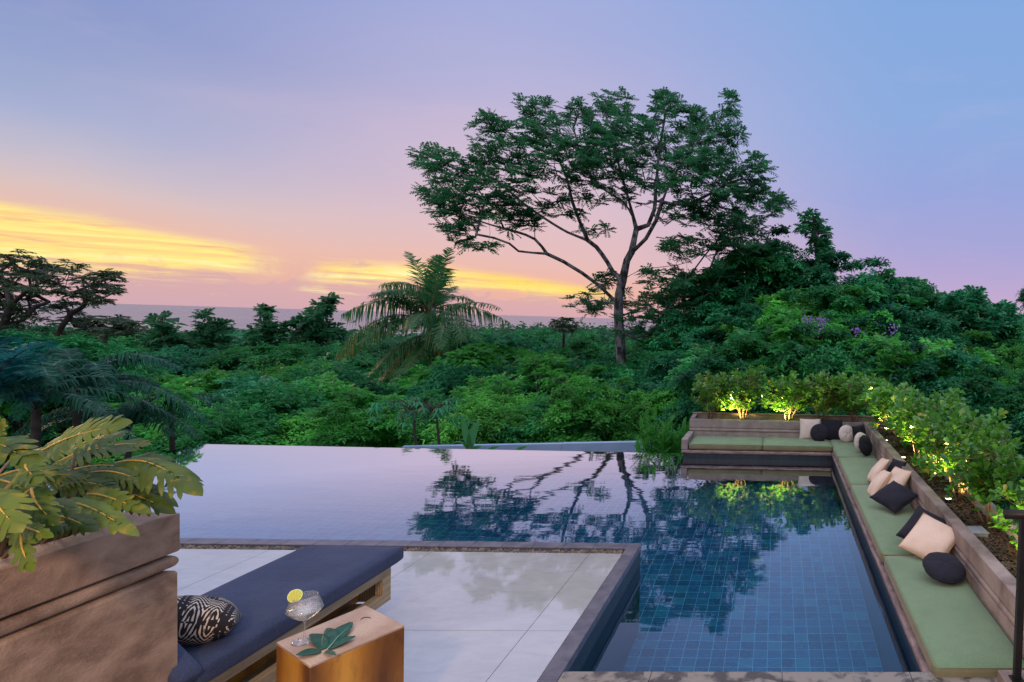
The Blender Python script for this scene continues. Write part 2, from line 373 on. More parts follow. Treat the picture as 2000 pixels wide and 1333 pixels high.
def mat_water():
    m, t, b = pbsdf('pool_water'); m.node_tree.nodes.remove(b)
    co = t.new('ShaderNodeTexCoord').outputs['Object']
    n = t.noise(t.mapv(co, scale=(1.0, 2.6, 1)), 1.1, 2, .5, .3); n2 = t.noise(t.mapv(co, scale=(1, 3.5, 1)), 5.5, 2, .5)
    h = t.m('ADD', n, t.m('MULTIPLY', n2, .09))
    nb = t.bump(h, .016, .10)
    fr = t.new('ShaderNodeFresnel'); fr.inputs[0].default_value = 1.75; t.l.new(nb, fr.inputs['Normal'])
    f = t.m('MULTIPLY', t.m('POWER', fr.outputs[0], 1.8), 6.2, clamp=True)
    gl = t.new('ShaderNodeBsdfGlossy'); gl.inputs['Roughness'].default_value = .012; gl.inputs['Color'].default_value = (.88, .93, 1, 1); t.l.new(nb, gl.inputs['Normal'])
    tr = t.new('ShaderNodeBsdfRefraction'); tr.inputs['Color'].default_value = (.62, .89, 1.0, 1); tr.inputs['IOR'].default_value = 1.33; tr.inputs['Roughness'].default_value = 0; t.l.new(nb, tr.inputs['Normal'])
    mx = t.new('ShaderNodeMixShader'); t.l.new(f, mx.inputs[0]); t.l.new(tr.outputs[0], mx.inputs[1]); t.l.new(gl.outputs[0], mx.inputs[2])
    t.l.new(mx.outputs[0], m.node_tree.nodes['Material Output'].inputs[0])
    return m
M['water'] = mat_water()
def mat_sea():
    m, t, b = pbsdf('sea_water'); co = t.new('ShaderNodeTexCoord').outputs['Object']
    n = t.noise(t.mapv(co, scale=(.0004, .004, 1)), 1, 6, .6, .3)
    c = t.ramp(n, [(.3, (.16, .12, .15, 1)), (.7, (.28, .20, .22, 1))])
    t.l.new(c, b.inputs['Base Color']); t.l.new(t.lin(n, .3, .7, .22, .4), b.inputs['Roughness'])
    t.l.new(t.bump(t.noise(t.mapv(co, scale=(.02, .05, 1)), 1, 4, .6), .5, 4.0), b.inputs['Normal'])
    return m
M['sea'] = mat_sea()
M['ground'] = mat_solid('forest_floor', (.008, .014, .006), (.03, .045, .015), .95, .4, .6, 6, .1, space='Object')
M['jungle_a'] = mat_leaf('jungle_leaf_deep', (.003, .030, .013), (.055, .40, .11), .26, spec=.2, yellow=(.20, .15, .03))
M['jungle_b'] = mat_leaf('jungle_leaf_fresh', (.005, .042, .012), (.11, .53, .08), .30, spec=.2, yellow=(.20, .15, .03))
M['jungle_c'] = mat_leaf('jungle_leaf_bluish', (.003, .026, .016), (.036, .31, .12), .25, spec=.2, yellow=(.20, .15, .03))
M['jungle_far'] = mat_leaf('far_canopy_leaf', (.008, .042, .02), (.045, .20, .07), .25, spec=.1)
M['rain_leaf'] = mat_leaf('rain_tree_leaf', (.005, .040, .020), (.045, .22, .085), .34, spec=.2, hue=.0, val=0)
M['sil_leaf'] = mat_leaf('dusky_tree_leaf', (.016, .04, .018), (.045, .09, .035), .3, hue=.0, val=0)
M['shrub_leaf'] = mat_leaf('clusia_leaf', (.025, .13, .015), (.14, .38, .04), .3, .32, spec=.6, yellow=(.55, .42, .04))
M['fern_leaf'] = mat_leaf('feathery_leaf', (.025, .16, .02), (.08, .36, .04), .4)
M['palm_leaf'] = mat_leaf('palm_leaf', (.010, .075, .03), (.055, .23, .06), .35, hue=0, val=.1)
M['palm_dry'] = mat_leaf('drying_palm_leaf', (.07, .10, .02), (.30, .24, .05), .35, hue=0, val=.1)
M['palm_blue'] = mat_leaf('blue_palm_leaf', (.006, .055, .05), (.025, .20, .20), .3, spec=.2, hue=.01, val=.1)
M['areca'] = mat_leaf('dark_palm_leaf', (.004, .030, .024), (.022, .13, .08), .3, spec=.15, hue=.01, val=.2)
M['philo'] = mat_leaf('philodendron_leaf', (.006, .042, .010), (.115, .185, .010), .22, .42, hue=.02, val=.0, spec=.4, nscale=6, mottle=(.36, .27, .015))
M['philo_mid'] = mat_solid('leaf_midrib', (.36, .26, .04), (.50, .30, .05), .5, 10, 0)
M['bloom'] = mat_leaf('violet_bloom', (.16, .07, .36), (.34, .18, .62), .3, hue=0, val=0)

# ================================================================== SETTING
def st(o): return tag(o, kind='structure')
# --- terrain
def terrain(x, y):
    d = np.hypot(x*.6, y)
    z = -2.6 - 5.4*np.clip((d-15)/9, 0, 1)**1.2
    z = z - np.maximum(0, d-110)*.042
    z = z + 46*np.exp(-(((x-290)/150)**2+((y-640)/190)**2)) + 12*np.exp(-(((x+125)/60)**2+((y-430)/110)**2)) + 10*np.exp(-(((x+210)/50)**2+((y-520)/110)**2))
    z = z + 1.6*np.exp(-(((x+30)/30)**2+((y-80)/30)**2))
    z = z + np.sin(x*.045+1.3)*np.cos(y*.037)*np.clip(d/150, 0, 2.2)
    z = np.where(d > 1150, z - (d-1150)*.12, z)
    return z
def build_terrain():
    ys = np.concatenate([np.linspace(-40, 60, 51), np.linspace(66, 300, 40), np.linspace(320, 1900, 60)])
    xs = np.concatenate([np.linspace(-2600, -130, 50), np.linspace(-120, 60, 70), np.linspace(70, 1600, 50)])
    Xg, Yg = np.meshgrid(xs, ys); Zg = terrain(Xg, Yg)
    v = np.stack([Xg, Yg, Zg], 2).reshape(-1, 3); nx = len(xs)
    f = [(j*nx+i, j*nx+i+1, (j+1)*nx+i+1, (j+1)*nx+i) for j in range(len(ys)-1) for i in range(nx-1)]
    me = bpy.data.meshes.new('terrain'); me.from_pydata(v.tolist(), [], f); me.update()
    me.polygons.foreach_set('use_smooth', [True]*len(f))
    return st(link('terrain', me, M['ground']))
build_terrain()
sea = MB(); n = 64
sea.add([(0, 0, -62)]+[(90000*math.cos(2*PI*k/n), 90000*math.sin(2*PI*k/n), -62) for k in range(n)], [(0, k+1, (k+1) % n+1) for k in range(n)])
st(sea.build('sea', M['sea']))

# --- deck with open joints
g = .0022
dk = MB()
xs = [-1.445, -1.756, -3.256, -4.756, -6.256, -7.756, -9.256, -10.756, -12.3]; ys = [6.02, 4.512, 3.012, 1.512, .012, -1.488, -3]
for i in range(len(xs)-1):
    for j in range(len(ys)-1):
        dk.box(xs[i+1]+g, xs[i]-(g if i else 0), ys[j+1]+g, ys[j]-(g if j else 0), -.03, 0)
st(dk.build('deck_paving', M['deck']))
st(MB().box(-12.3, -1.447, -3, 6.16, -.5, -.032).build('deck_slab', M['grout']))
# --- gravel drain strip
pb = MB(); r = np.random.default_rng(3)
for k in range(1500):
    x, y = r.uniform(-10, -1.46), r.uniform(6.035, 6.145); s = r.uniform(.012, .026)
    vs = []; a = r.uniform(0, PI)
    for q in range(6):
        th = q*PI/3; vs.append((x+s*math.cos(th)*math.cos(a)-s*.6*math.sin(th)*math.sin(a), y+(s*math.cos(th)*math.sin(a)+s*.6*math.sin(th)*math.cos(a))*.9, -.028+r.uniform(0, .006)))
    top = [(vx*.6+x*.4, vy*.6+y*.4, -.014+r.uniform(0, .010)) for vx, vy, vz in vs]
    pb.add(vs+top, [(0, 1, 7, 6), (1, 2, 8, 7), (2, 3, 9, 8), (3, 4, 10, 9), (4, 5, 11, 10), (5, 0, 6, 11), (6, 7, 8, 9, 10, 11)])
tag(pb.build('gravel', M['pebble'], smooth=True), 'brown river pebbles filling the drain slot along the deck', kind='stuff')
# --- coping
cp = MB()
x = -1.322
edges = [-1.322]+[-1.47-.30*k for k in range(31)]
for a, b in zip(edges[:-1], edges[1:]): cp.box(b+.0015, a-.0015, 6.165, 6.312, -.06, 0)
ye = [6.1635]+[6.0-.42*k for k in range(22)]
for a, b in zip(ye[:-1], ye[1:]):
    cp.box(-1.4435, -1.322, b+.0015, a-.0015, -.06, 0)
st(cp.build('pool_coping', M['coping'], bevel=.004))
nc = MB(); xe = [-1.3195, -.75, .1, .95, 1.8, 2.6]
for a, b in zip(xe[:-1], xe[1:]): nc.box(a+.0015, b-.0015, 3.28, 3.99, -.06, 0)
nc.box(-1.3195, 2.6, -3, 3.277, -.06, -.002)
st(nc.build('near_paving', M['coping_wet'], bevel=.004))
# --- pool shell
PF = -1.72
sh = MB().box(-10.36, 1.09, 3.6, 11.63, PF-.3, PF)
st(sh.build('pool_floor', M['tile_floor']))
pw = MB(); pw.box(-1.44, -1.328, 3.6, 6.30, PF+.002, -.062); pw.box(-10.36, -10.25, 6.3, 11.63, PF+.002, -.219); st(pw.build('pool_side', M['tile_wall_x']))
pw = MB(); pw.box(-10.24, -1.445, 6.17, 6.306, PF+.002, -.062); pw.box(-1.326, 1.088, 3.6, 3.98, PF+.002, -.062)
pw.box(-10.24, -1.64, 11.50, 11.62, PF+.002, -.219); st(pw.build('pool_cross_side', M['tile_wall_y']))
st(MB().box(-10.7, 2.5, 3.4, 11.9, -3.4, PF-.31).build('pool_base', M['white_wall']))
wz = -.213
wm = MB(); P = [(-10.36, 6.30), (-10.36, 11.63), (-1.634, 11.63), (-1.634, 6.30), (-1.634, 11.168), (-1.325, 11.168), (-1.325, 6.30), (-1.325, 3.975), (1.092, 3.975), (1.092, 11.168)]
wm.add([(a, b, wz) for a, b in P], [(0, 3, 4, 2, 1), (3, 6, 5, 4), (7, 8, 9, 5, 6)])
wo_ = st(wm.build('pool_water', M['water']))
if wo_.data.polygons[0].normal.z < 0: wo_.data.flip_normals()
# --- drain fittings on the pool floor
dr = MB(); dr.lathe([(.0, .012), (.075, .012), (.095, .004), (.10, 0)], 28); 
tag(dr.build('pool_drain', M['plastic'], loc=(-.17, 7.9, PF+.001), smooth=True), 'round pale drain cover on the tiled pool floor', 'drain')

# --- bench : L-shaped stone seat, separate back walls
def extrude(mb, prof, axis, a, b):
    n = len(prof)
    if axis == 'x': vs = [(a, p[0], p[1]) for p in prof]+[(b, p[0], p[1]) for p in prof]
    else: vs = [(p[0], a, p[1]) for p in prof]+[(p[0], b, p[1]) for p in prof]
    fs = [(i, (i+1) % n, n+(i+1) % n, n+i) for i in range(n)]+[tuple(range(n-1, -1, -1)), tuple(range(n, 2*n))]
    return mb.add(vs, fs)
def wall_prof(f, bk, z0, z1, s):      # f: front face coordinate, bk: back, s: +1 when front lies at the smaller coordinate
    h = z1; o = .018*s
    pts = [(f, z0), (f, h-.245), (f+o, h-.238), (f+o, h-.228)]
    for k in range(7):
        a = -PI/2+PI*k/6; pts.append((f+o*.9-o*1.1*math.cos(a), h-.1975+.028*math.sin(a)))
    pts += [(f+o, h-.165), (f+o, h-.155), (f, h-.148), (f, h-.006), (f+.006*s, h), (bk, h), (bk, z0)]
    return pts
SEAT = -.05
seat = empty('stone_bench', (0, 0, 0), label='L-shaped tiled stone bench base along the far and right pool edge', cat='bench')
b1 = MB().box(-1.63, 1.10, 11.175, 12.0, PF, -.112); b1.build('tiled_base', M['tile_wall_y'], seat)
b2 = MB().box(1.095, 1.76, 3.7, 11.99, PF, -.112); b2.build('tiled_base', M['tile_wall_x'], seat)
lp = MB(); lp.box(-1.665, 1.068, 11.14, 11.998, -.11, SEAT); lp.box(1.07, 1.758, 3.84, 11.998, -.11, SEAT); lp.build('stone_ledge', M['ledge'], seat, bevel=.02, seg=3)
bw = empty('bench_wall', (0, 0, 0), label='grey stone backrest with raised bead behind the far bench row', cat='wall')
m_ = MB(); extrude(m_, wall_prof(12.0, 12.12, -.3, .375, 1), 'x', -1.64, 1.755); m_.build('back_panel', M['stone'], bw)
tag(MB().box(-1.665, -1.55, 11.16, 11.995, -.047, .15).build('stone_block', M['stone'], bevel=.015), 'low stone armrest closing the left end of the far bench', 'armrest')
rw = empty('long_bench_wall', (0, 0, 0), label='long weathered pink stone backrest wall along the right bench', cat='wall')
m_ = MB(); extrude(m_, wall_prof(1.765, 1.885, -.3, .39, 1), 'y', 3.62, 12.13); m_.build('back_panel', M['stone_warm'], rw)

# --- planting bed walls, soil
bed = empty('bed_wall', (0, 0, 0), label='thin timber-capped outer wall of the planting bed behind the far bench', cat='wall')
MB().box(-1.64, 2.42, 12.56, 12.64, -2.6, .40).build('panel', M['stone_warm'], bed)
MB().box(-1.66, 2.42, 12.545, 12.655, .402, .425).build('cap', M['stem_tan'], bed)
MB().box(-1.64, -1.56, 12.122, 12.558, -2.6, .398).build('end_panel', M['stone'], bed)
bed2 = empty('bed_wall', (0, 0, 0), label='pale plaster outer wall of the planting bed beside the right bench', cat='wall')
MB().box(2.34, 2.42, 3.3, 12.55, -2.6, .40).build('panel', M['bed_wall'], bed2, bevel=.006)
soil = MB().box(-1.555, 1.887, 12.125, 12.555, -.3, .262); soil.box(1.89, 2.335, 3.3, 12.555, -.3, .26)
st(soil.build('bed_soil', M['soil']))
ch = MB(); r = np.random.default_rng(5)
for k in range(5200):
    if k < 900: x, y = r.uniform(-1.54, 1.9), r.uniform(12.14, 12.54)
    else: x, y = r.uniform(1.9, 2.33), 3.4+9*r.random()**1.5
    l, wd_, a = r.uniform(.012, .045), r.uniform(.006, .016), r.uniform(0, PI); z = .262+r.uniform(.002, .02); tz = r.uniform(-.012, .012)
    c, s = math.cos(a), math.sin(a)
    v = [(x+l*c-wd_*s, y+l*s+wd_*c, z+tz), (x-l*c-wd_*s, y-l*s+wd_*c, z-tz), (x-l*c+wd_*s, y-l*s-wd_*c, z-tz), (x+l*c+wd_*s, y+l*s-wd_*c, z+tz)]
    ch.add(v+[(p[0], p[1], p[2]-.006) for p in v], [(0, 1, 2, 3), (0, 4, 5, 1), (1, 5, 6, 2), (2, 6, 7, 3), (3, 7, 4, 0)])
tag(ch.build('bark_mulch', M['bark_chip']), 'brown bark chips scattered over the planting bed', kind='stuff')
# --- pale wall beyond the pool
ww = empty('garden_wall', (0, 0, 0), label='low pale blue-white painted wall beyond the infinity edge', cat='wall')
def seg(mb, a, b, z0, z1, th):
    d = np.array(b)-np.array(a); d = d/np.linalg.norm(d); nrm = np.array([-d[1], d[0]])*th
    q = [np.array(a), np.array(b), np.array(b)+nrm, np.array(a)+nrm]
    return mb.add([(p[0], p[1], z0) for p in q]+[(p[0], p[1], z1) for p in q], [(0, 3, 2, 1), (4, 5, 6, 7), (0, 1, 5, 4), (1, 2, 6, 5), (2, 3, 7, 6), (3, 0, 4, 7)])
A0, A1, A2 = (-8.25, 14.02), (-4.98, 14.70), (1.4, 16.03)
seg(MB(), A0, A1, -3.4, -.70, .14).build('panel', M['white_wall'], ww, bevel=.01)
seg(MB(), (A1[0]+.01, A1[1]-.035), (A2[0], A2[1]-.04), -3.4, -.69, .17).build('panel', M['white_wall'], ww, bevel=.01)

# ================================================================== CUSHIONS
def soft_box(w, d, h, r=.03, nx=14, ny=14, puff=.010, seed=0):
    """upholstered slab, centred, z 0..h, rounded edges and a slight crown"""
    bm = bmesh.new(); bmesh.ops.create_cube(bm, size=1)
    for v in bm.verts: v.co = Vector((v.co.x*w, v.co.y*d, (v.co.z+.5)*h))
    bmesh.ops.subdivide_edges(bm, edges=[e for e in bm.edges if abs(e.verts[0].co.z-e.verts[1].co.z) < 1e-6], cuts=nx, use_grid_fill=True)
    bmesh.ops.subdivide_edges(bm, edges=[e for e in bm.edges if abs(e.verts[0].co.z-e.verts[1].co.z) > 1e-6], cuts=5, use_grid_fill=True)
    rs = random.Random(seed); ph = rs.uniform(0, 6)
    for v in bm.verts:
        x, y, z = v.co; ax, ay = abs(x)-(w/2-r), abs(y)-(d/2-r); zc = abs(z-h/2)-(h/2-r)
        dx, dy, dz = max(ax, 0), max(ay, 0), max(zc, 0); L = math.sqrt(dx*dx+dy*dy+dz*dz)
        if L > 0:
            k = r/L
            cx_ = math.copysign(min(abs(x), w/2-r), x); cy_ = math.copysign(min(abs(y), d/2-r), y); cz_ = h/2+math.copysign(min(abs(z-h/2), h/2-r), z-h/2)
            cnt = (dx > 0)+(dy > 0)+(dz > 0)
            if cnt > 1: v.co = Vector((cx_+math.copysign(dx*k, x), cy_+math.copysign(dy*k, y), cz_+math.copysign(dz*k, z-h/2)))
        u, t = 2*x/w, 2*y/d; e = (1-u*u)*(1-t*t)
        if z > h*.8: v.co.z += puff*max(e, 0)**.4+.0025*math.sin(x*9+ph)*math.sin(y*7+ph)
        if .1*h < z < .9*h and (abs(abs(y)-d/2) < r or abs(abs(x)-w/2) < r):
            v.co.x *= 1+.004/w; v.co.y *= 1+.004/d
    me = bpy.data.meshes.new('cushion'); bm.to_mesh(me); bm.free(); me.polygons.foreach_set('use_smooth', [True]*len(me.polygons))
    return me
def cushion(x0, x1, y0, y1, z, h, mat, label, name='seat_cushion', group=None, pip=None, seed=0, cat='cushion'):
    w_, d_ = x1-x0, y1-y0
    me = soft_box(w_, d_, h, min(.035, h*.3), seed=seed); me.materials.append(mat)
    if pip:
        me.materials.append(pip)
        for p_ in me.polygons:
            if p_.normal.z < .35: p_.material_index = 1
    o = link(name, me, None, loc=((x0+x1)/2, (y0+y1)/2, z))
    tag(o, label, cat, group)
    if pip:
        m_ = MB(); rr = .03
        for zz in (h*.93,):
            pts = []
            for sx, sy in ((1, 1), (-1, 1), (-1, -1), (1, -1)):
                for k in range(4):
                    a = {(1, 1): 0, (-1, 1): PI/2, (-1, -1): PI, (1, -1): 1.5*PI}[(sx, sy)]+k*PI/6
                    pts.append((sx*(w_/2-rr)+rr*math.cos(a), sy*(d_/2-rr)+rr*math.sin(a), zz))
            m_.tube(pts+[pts[0]], .0035, 5, cap=False)
        m_.build('piping', pip, o, smooth=True)
    return o
G = 'sage green bench cushions'
cz, chh = SEAT+.002, .115
cushion(-1.535, -.205, 11.165, 11.985, cz, chh, M['green_fabric'], 'sage green seat pad at the left end of the far bench, against the armrest', group=G, pip=M['tan_side'], seed=1)
cushion(-.195, 1.085, 11.165, 11.985, cz, chh, M['green_fabric'], 'sage green seat pad of the far bench, under the cream square pillow', group=G, pip=M['tan_side'], seed=2)
cushion(1.095, 1.755, 10.33, 11.985, cz, chh, M['green_fabric'], 'sage green corner seat pad where the two bench rows meet', group=G, pip=M['tan_side'], seed=3)
cushion(1.10, 1.755, 8.56, 10.32, cz, chh, M['green_fabric'], 'bare sage green seat pad just in front of the corner pad on the right bench', group=G, pip=M['tan_side'], seed=4)
cushion(1.095, 1.755, 5.92, 8.55, cz, chh, M['green_fabric'], 'long sage green seat pad of the right bench under the pile of peach pillows', group=G, pip=M['tan_side'], seed=5)
cushion(1.105, 1.755, 3.93, 5.91, cz, chh, M['green_fabric'], 'nearest sage green seat pad, in front of the single round black pillow', group=G, pip=M['tan_side'], seed=6)

def square_pillow(s, h=.15, n=22, seed=0, s2=None):
    rs = np.random.default_rng(seed); s2 = s2 or s
    u = np.linspace(-1, 1, n); U, V = np.meshgrid(u, u)
    edge = (1-U**2)*(1-V**2)
    t = h/2*np.clip(edge, 0, 1)**.42
    sc = 1-.055*(1-np.abs(U)**2)*np.abs(V)**3; sd_ = 1-.055*(1-np.abs(V)**2)*np.abs(U)**3
    Xp = U*s/2*sd_; Yp = V*s2/2*sc
    wr = .006*np.sin(U*5+rs.uniform(0, 6))*np.sin(V*4+rs.uniform(0, 6))+.004*np.sin((U+V)*9+rs.uniform(0, 6))*(np.abs(U*V))
    top = np.stack([Xp, Yp, t+wr*(edge > .02)], 2).reshape(-1, 3); bot = np.stack([Xp, Yp, -t+wr*(edge > .02)], 2).reshape(-1, 3)
    m_ = MB(); f = [(j*n+i, j*n+i+1, (j+1)*n+i+1, (j+1)*n+i) for j in range(n-1) for i in range(n-1)]
    m_.add(top, f); m_.add(bot, [q[::-1] for q in f])
    me = m_.mesh('pillow', True)
    bm = bmesh.new(); bm.from_mesh(me); bmesh.ops.remove_doubles(bm, verts=bm.verts, dist=1e-5)
    uv = bm.loops.layers.uv.new('UVMap')
    for fc in bm.faces:
        for lp_ in fc.loops: lp_[uv].uv = (lp_.vert.co.x/s+.5, lp_.vert.co.y/s2+.5)
    bm.to_mesh(me); bm.free()
    rim = [top[j] for j in list(range(n))+[k*n+n-1 for k in range(1, n)]+[n*(n-1)+k for k in range(n-2, -1, -1)]+[k*n for k in range(n-2, -1, -1)]]
    return me, rim
def round_pillow(d, h=.14, seed=0):
    rs = random.Random(seed); nr, na = 12, 48; vs = []; fs = []; ph = rs.uniform(0, 6)
    def zz(r, a): return h/2*max(0, 1-r**2.6)**.5
    for sgn in (1, -1):
        b = len(vs); vs.append((0, 0, sgn*(h/2-.012)))
        for i in range(1, nr+1):
            r = (i/nr)**.8
            for k in range(na):
                a = 2*PI*k/na; z = zz(r, a)-.012*math.exp(-(r/.12)**2)
                pl = .0045*math.sin(a*12+ph)*r**3*(1-r**8)+.003*math.sin(a*5+ph*2)
                vs.append((r*d/2*math.cos(a), r*d/2*math.sin(a), sgn*(z+pl)))
        for k in range(na): fs.append((b, b+1+k, b+1+(k+1) % na)[::sgn])
        for i in range(nr-1):
            for k in range(na):
                q = (b+1+i*na+k, b+1+(i+1)*na+k, b+1+(i+1)*na+(k+1) % na, b+1+i*na+(k+1) % na); fs.append(q[::sgn])
    me = MB().add(vs, fs).mesh('pillow', True); bm = bmesh.new(); bm.from_mesh(me); bmesh.ops.remove_doubles(bm, verts=bm.verts, dist=.0045); bm.to_mesh(me); bm.free()
    return me
PG = 'loose pillows on the bench'
def pillow(kind, size, loc, rot, mat, label, pip=None, h=.14, seed=0, s2=None):
    if kind == 'sq': me, rim = square_pillow(size, h, seed=seed, s2=s2)
    else: me = round_pillow(size, h, seed); rim = [(size/2*.995*math.cos(2*PI*k/40), size/2*.995*math.sin(2*PI*k/40), 0) for k in range(41)]
    o = link('pillow', me, mat, loc=loc, rot=rot); tag(o, label, 'pillow', PG)
    MB().tube(rim, .0045, 5, cap=False).build('piping', pip or mat, o, smooth=True)
    return o
T = .07        # seat surface height of the cushions
# far bench, left to right
pillow('sq', .40, (.70, 11.86, T+.185), (R_(78), 0, R_(1)), M['cream'], 'cream square pillow upright at the left end of the corner pillow group', seed=1, h=.13)
pillow('ro', .335, (.865, 11.66, T+.155), (R_(74), 0, R_(-8)), M['black'], 'round black pillow leaning over the edge of the cream square one', seed=2, h=.12)
pillow('sq', .41, (1.13, 11.87, T+.175), (R_(77), 0, R_(0)), M['black'], 'square black pillow upright between a round black and a round cream pillow', seed=3, h=.13)
pillow('ro', .335, (1.39, 11.60, T+.155), (R_(74), 0, R_(22)), M['cream'], 'round cream pillow standing alone beside the square black pillow in the corner', seed=4, h=.12)
pillow('sq', .40, (1.60, 11.30, T+.175), (R_(76), 0, R_(48)), M['black'], 'square black pillow tucked into the bench corner behind the overlapping round pair', seed=5, h=.13)
pillow('ro', .36, (1.55, 10.72, T+.165), (R_(74), 0, R_(42)), M['cream'], 'round cream pillow half hidden behind a round black one near the corner', seed=6, h=.12)
pillow('ro', .36, (1.585, 10.46, T+.165), (R_(72), 0, R_(50)), M['black'], 'round black pillow leaning on a round cream one near the bench corner', seed=7, h=.13)
def basis(u, v):
    u = Vector(u).normalized(); v = Vector(v); v = (v-u*v.dot(u)).normalized(); n_ = u.cross(v)
    if n_.z < 0: v = -v; n_ = u.cross(v)
    return Matrix((u, v, n_)).transposed().to_euler()
# middle pile
pillow('sq', .41, at(1715, 919, 8.62), basis((.02, -.40, .06), (-.25, -.05, -.33)), M['salmon'], 'peach square pillow at the back of the pile, mostly hidden by another', M['piping'], seed=8, h=.14)
pillow('sq', .42, at(1716, 945, 8.06), basis((.02, -.40, .06), (-.25, -.05, -.33)), M['salmon'], 'peach square pillow standing on its corner towards the pool edge', M['piping'], seed=9, h=.15)
pillow('sq', .38, at(1747, 924, 8.42), basis((.12, -.36, .03), (-.16, -.05, -.32)), M['black'], 'black square pillow standing on a corner behind the peach ones, against the wall', seed=10, h=.11)
pillow('sq', .43, at(1749, 944, 7.86), basis((.13, -.38, .03), (-.2, -.05, -.30)), M['salmon'], 'peach square pillow leaning on the wall right behind a flopped black pillow', M['piping'], seed=11, h=.14)
pillow('sq', .43, at(1747, 970, 7.36), basis((.22, -.28, -.08), (-.3, -.2, -.14)), M['black'], 'black square pillow flopped in front of the peach pile', seed=12, h=.15)
# near trio
pillow('sq', .42, at(1806, 1034, 6.12), basis((.70, -.68, -.2), (-.72, -.40, -.53)), M['black'], 'black square pillow partly under the peach pillow beside the round black one', seed=13, h=.12)
pillow('sq', .46, at(1818, 1054, 5.86), basis((.70, -.68, -.2), (-.72, -.40, -.53)), M['salmon'], 'peach square pillow resting on a black square one next to the round black pillow', M['piping'], seed=14, h=.15)
pillow('ro', .385, (1.545, 5.32, T+.105), (R_(18), R_(-4), R_(30)), M['black'], 'round black pillow lying nearly flat, nearest of all on the right bench', seed=15, h=.13)

# ================================================================== DAYBED
db = empty('daybed', (-3.2, 3, 0), label='low teak daybed with a long navy mattress on the white deck', cat='daybed')
db.location = (0, 0, 0)
x0, x1, y0, y1 = -3.49, -2.86, 3.11, 4.74
fr = MB()
def rail_x(mb, xa, xb):      # long side panel with a slot cut through it
    mb.box(xa, xb, y0, y1, .315, .388); mb.box(xa, xb, y0, y1, .12, .195)
    mb.box(xa, xb, y1-.10, y1, .1955, .3145); mb.box(xa, xb, y0, y0+.10, .1955, .3145); mb.box(xa, xb, 3.82, 3.90, .1955, .3145)
fr2 = MB(); rail_x(fr2, x1-.055, x1); fr2.build('side_rail', M['wood_frame'], db, bevel=.003)
fr3 = MB(); rail_x(fr3, x0, x0+.055); fr3.build('side_rail', M['wood_frame'], db, bevel=.003)
MB().box(x0+.057, x1-.057, y1-.05, y1-.002, .12, .388).build('end_rail', M['wood_frame'], db, bevel=.003)
MB().box(x0+.057, x1-.057, y0+.002, y0+.05, .12, .388).build('end_rail', M['wood_frame'], db, bevel=.003)
inn = MB(); inn.box(x0+.058, x1-.20, y0+.052, y1-.052, .125, .30); inn.build('inner_box', M['wood_table_side'], db)
pl = MB().box(x0+.06, x1-.07, y0+.1, y1-.07, 0, .118); pl.build('plinth', M['wood_frame'], db, bevel=.003)
sl = MB()
for k in range(12): sl.box(x0+.058, x1-.058, y0+.06+k*.125, y0+.15+k*.125, .366, .386)
sl.build('slats', M['wood_frame'], db)
mt = link('mattress', soft_box(.735, 1.69, .115, .028, nx=20, puff=.008, seed=9), M['navy'], db, loc=(-3.18, 3.985, .389))
# ---- patterned pillow
def mat_mudcloth():
    m, t, b = pbsdf('patterned_cloth'); uv = t.new('ShaderNodeTexCoord').outputs['UV']
    s = t.new('ShaderNodeSeparateXYZ'); t.l.new(uv, s.inputs[0]); u, v, _ = s.outputs
    fu = t.m('SUBTRACT', t.m('FRACT', t.m('MULTIPLY', u, 20)), .5); fv = t.m('SUBTRACT', t.m('FRACT', t.m('ADD', t.m('MULTIPLY', v, 20), t.m('MULTIPLY', t.m('FLOOR', t.m('MULTIPLY', u, 20)), .5))), .5)
    dot = t.m('LESS_THAN', t.m('ADD', t.m('MULTIPLY', fu, fu), t.m('MULTIPLY', fv, fv)), .018)
    # nested stepped zigzags in staggered patches
    row = t.m('FLOOR', t.m('MULTIPLY', v, 2.7))
    cu = t.m('FRACT', t.m('ADD', t.m('MULTIPLY', u, 2.3), t.m('MULTIPLY', row, .5))); cv = t.m('FRACT', t.m('MULTIPLY', v, 2.7))
    tri = t.m('ABSOLUTE', t.m('SUBTRACT', t.m('FRACT', t.m('MULTIPLY', cu, 2.0)), .5))
    stp = t.m('DIVIDE', t.m('FLOOR', t.m('MULTIPLY', tri, 8)), 8)
    line = t.m('LESS_THAN', t.m('ABSOLUTE', t.m('SUBTRACT', t.m('FRACT', t.m('MULTIPLY', t.m('ADD', cv, t.m('ADD', t.m('MULTIPLY', tri, .7), t.m('MULTIPLY', stp, .25))), 6.0)), .5)), .20)
    ww_ = t.m('MULTIPLY', t.m('LESS_THAN', t.m('ABSOLUTE', t.m('SUBTRACT', cu, .5)), .38), t.m('LESS_THAN', t.m('ABSOLUTE', t.m('SUBTRACT', cv, .5)), .42))
    pat = t.m('MULTIPLY', line, ww_)
    f = t.m('MAXIMUM', pat, t.m('MULTIPLY', dot, t.m('SUBTRACT', 1.0, ww_)))
    wobble = t.noise(t.vm('MULTIPLY', uv, (1, 1, 1)), 60, 3, .6); f = t.m('MULTIPLY', f, t.smooth(wobble, .32, .45))
    c = t.mix(f, (.010, .009, .016, 1), (.58, .50, .42, 1)); t.l.new(c, b.inputs['Base Color']); b.inputs['Roughness'].default_value = .9
    t.l.new(t.bump(t.noise(uv, 240, 2), .3, .003), b.inputs['Normal'])
    return m
me, rim = square_pillow(.43, .25, n=30, seed=31)
o = link('patterned_pillow', me, mat_mudcloth(), loc=(-3.12, 3.42, .605), rot=(R_(-20), R_(16), R_(30)))
tag(o, 'black mud-cloth pillow with white dots and zigzags on the navy daybed', 'pillow')
me = soft_box(.56, .26, .13, .03, seed=33)
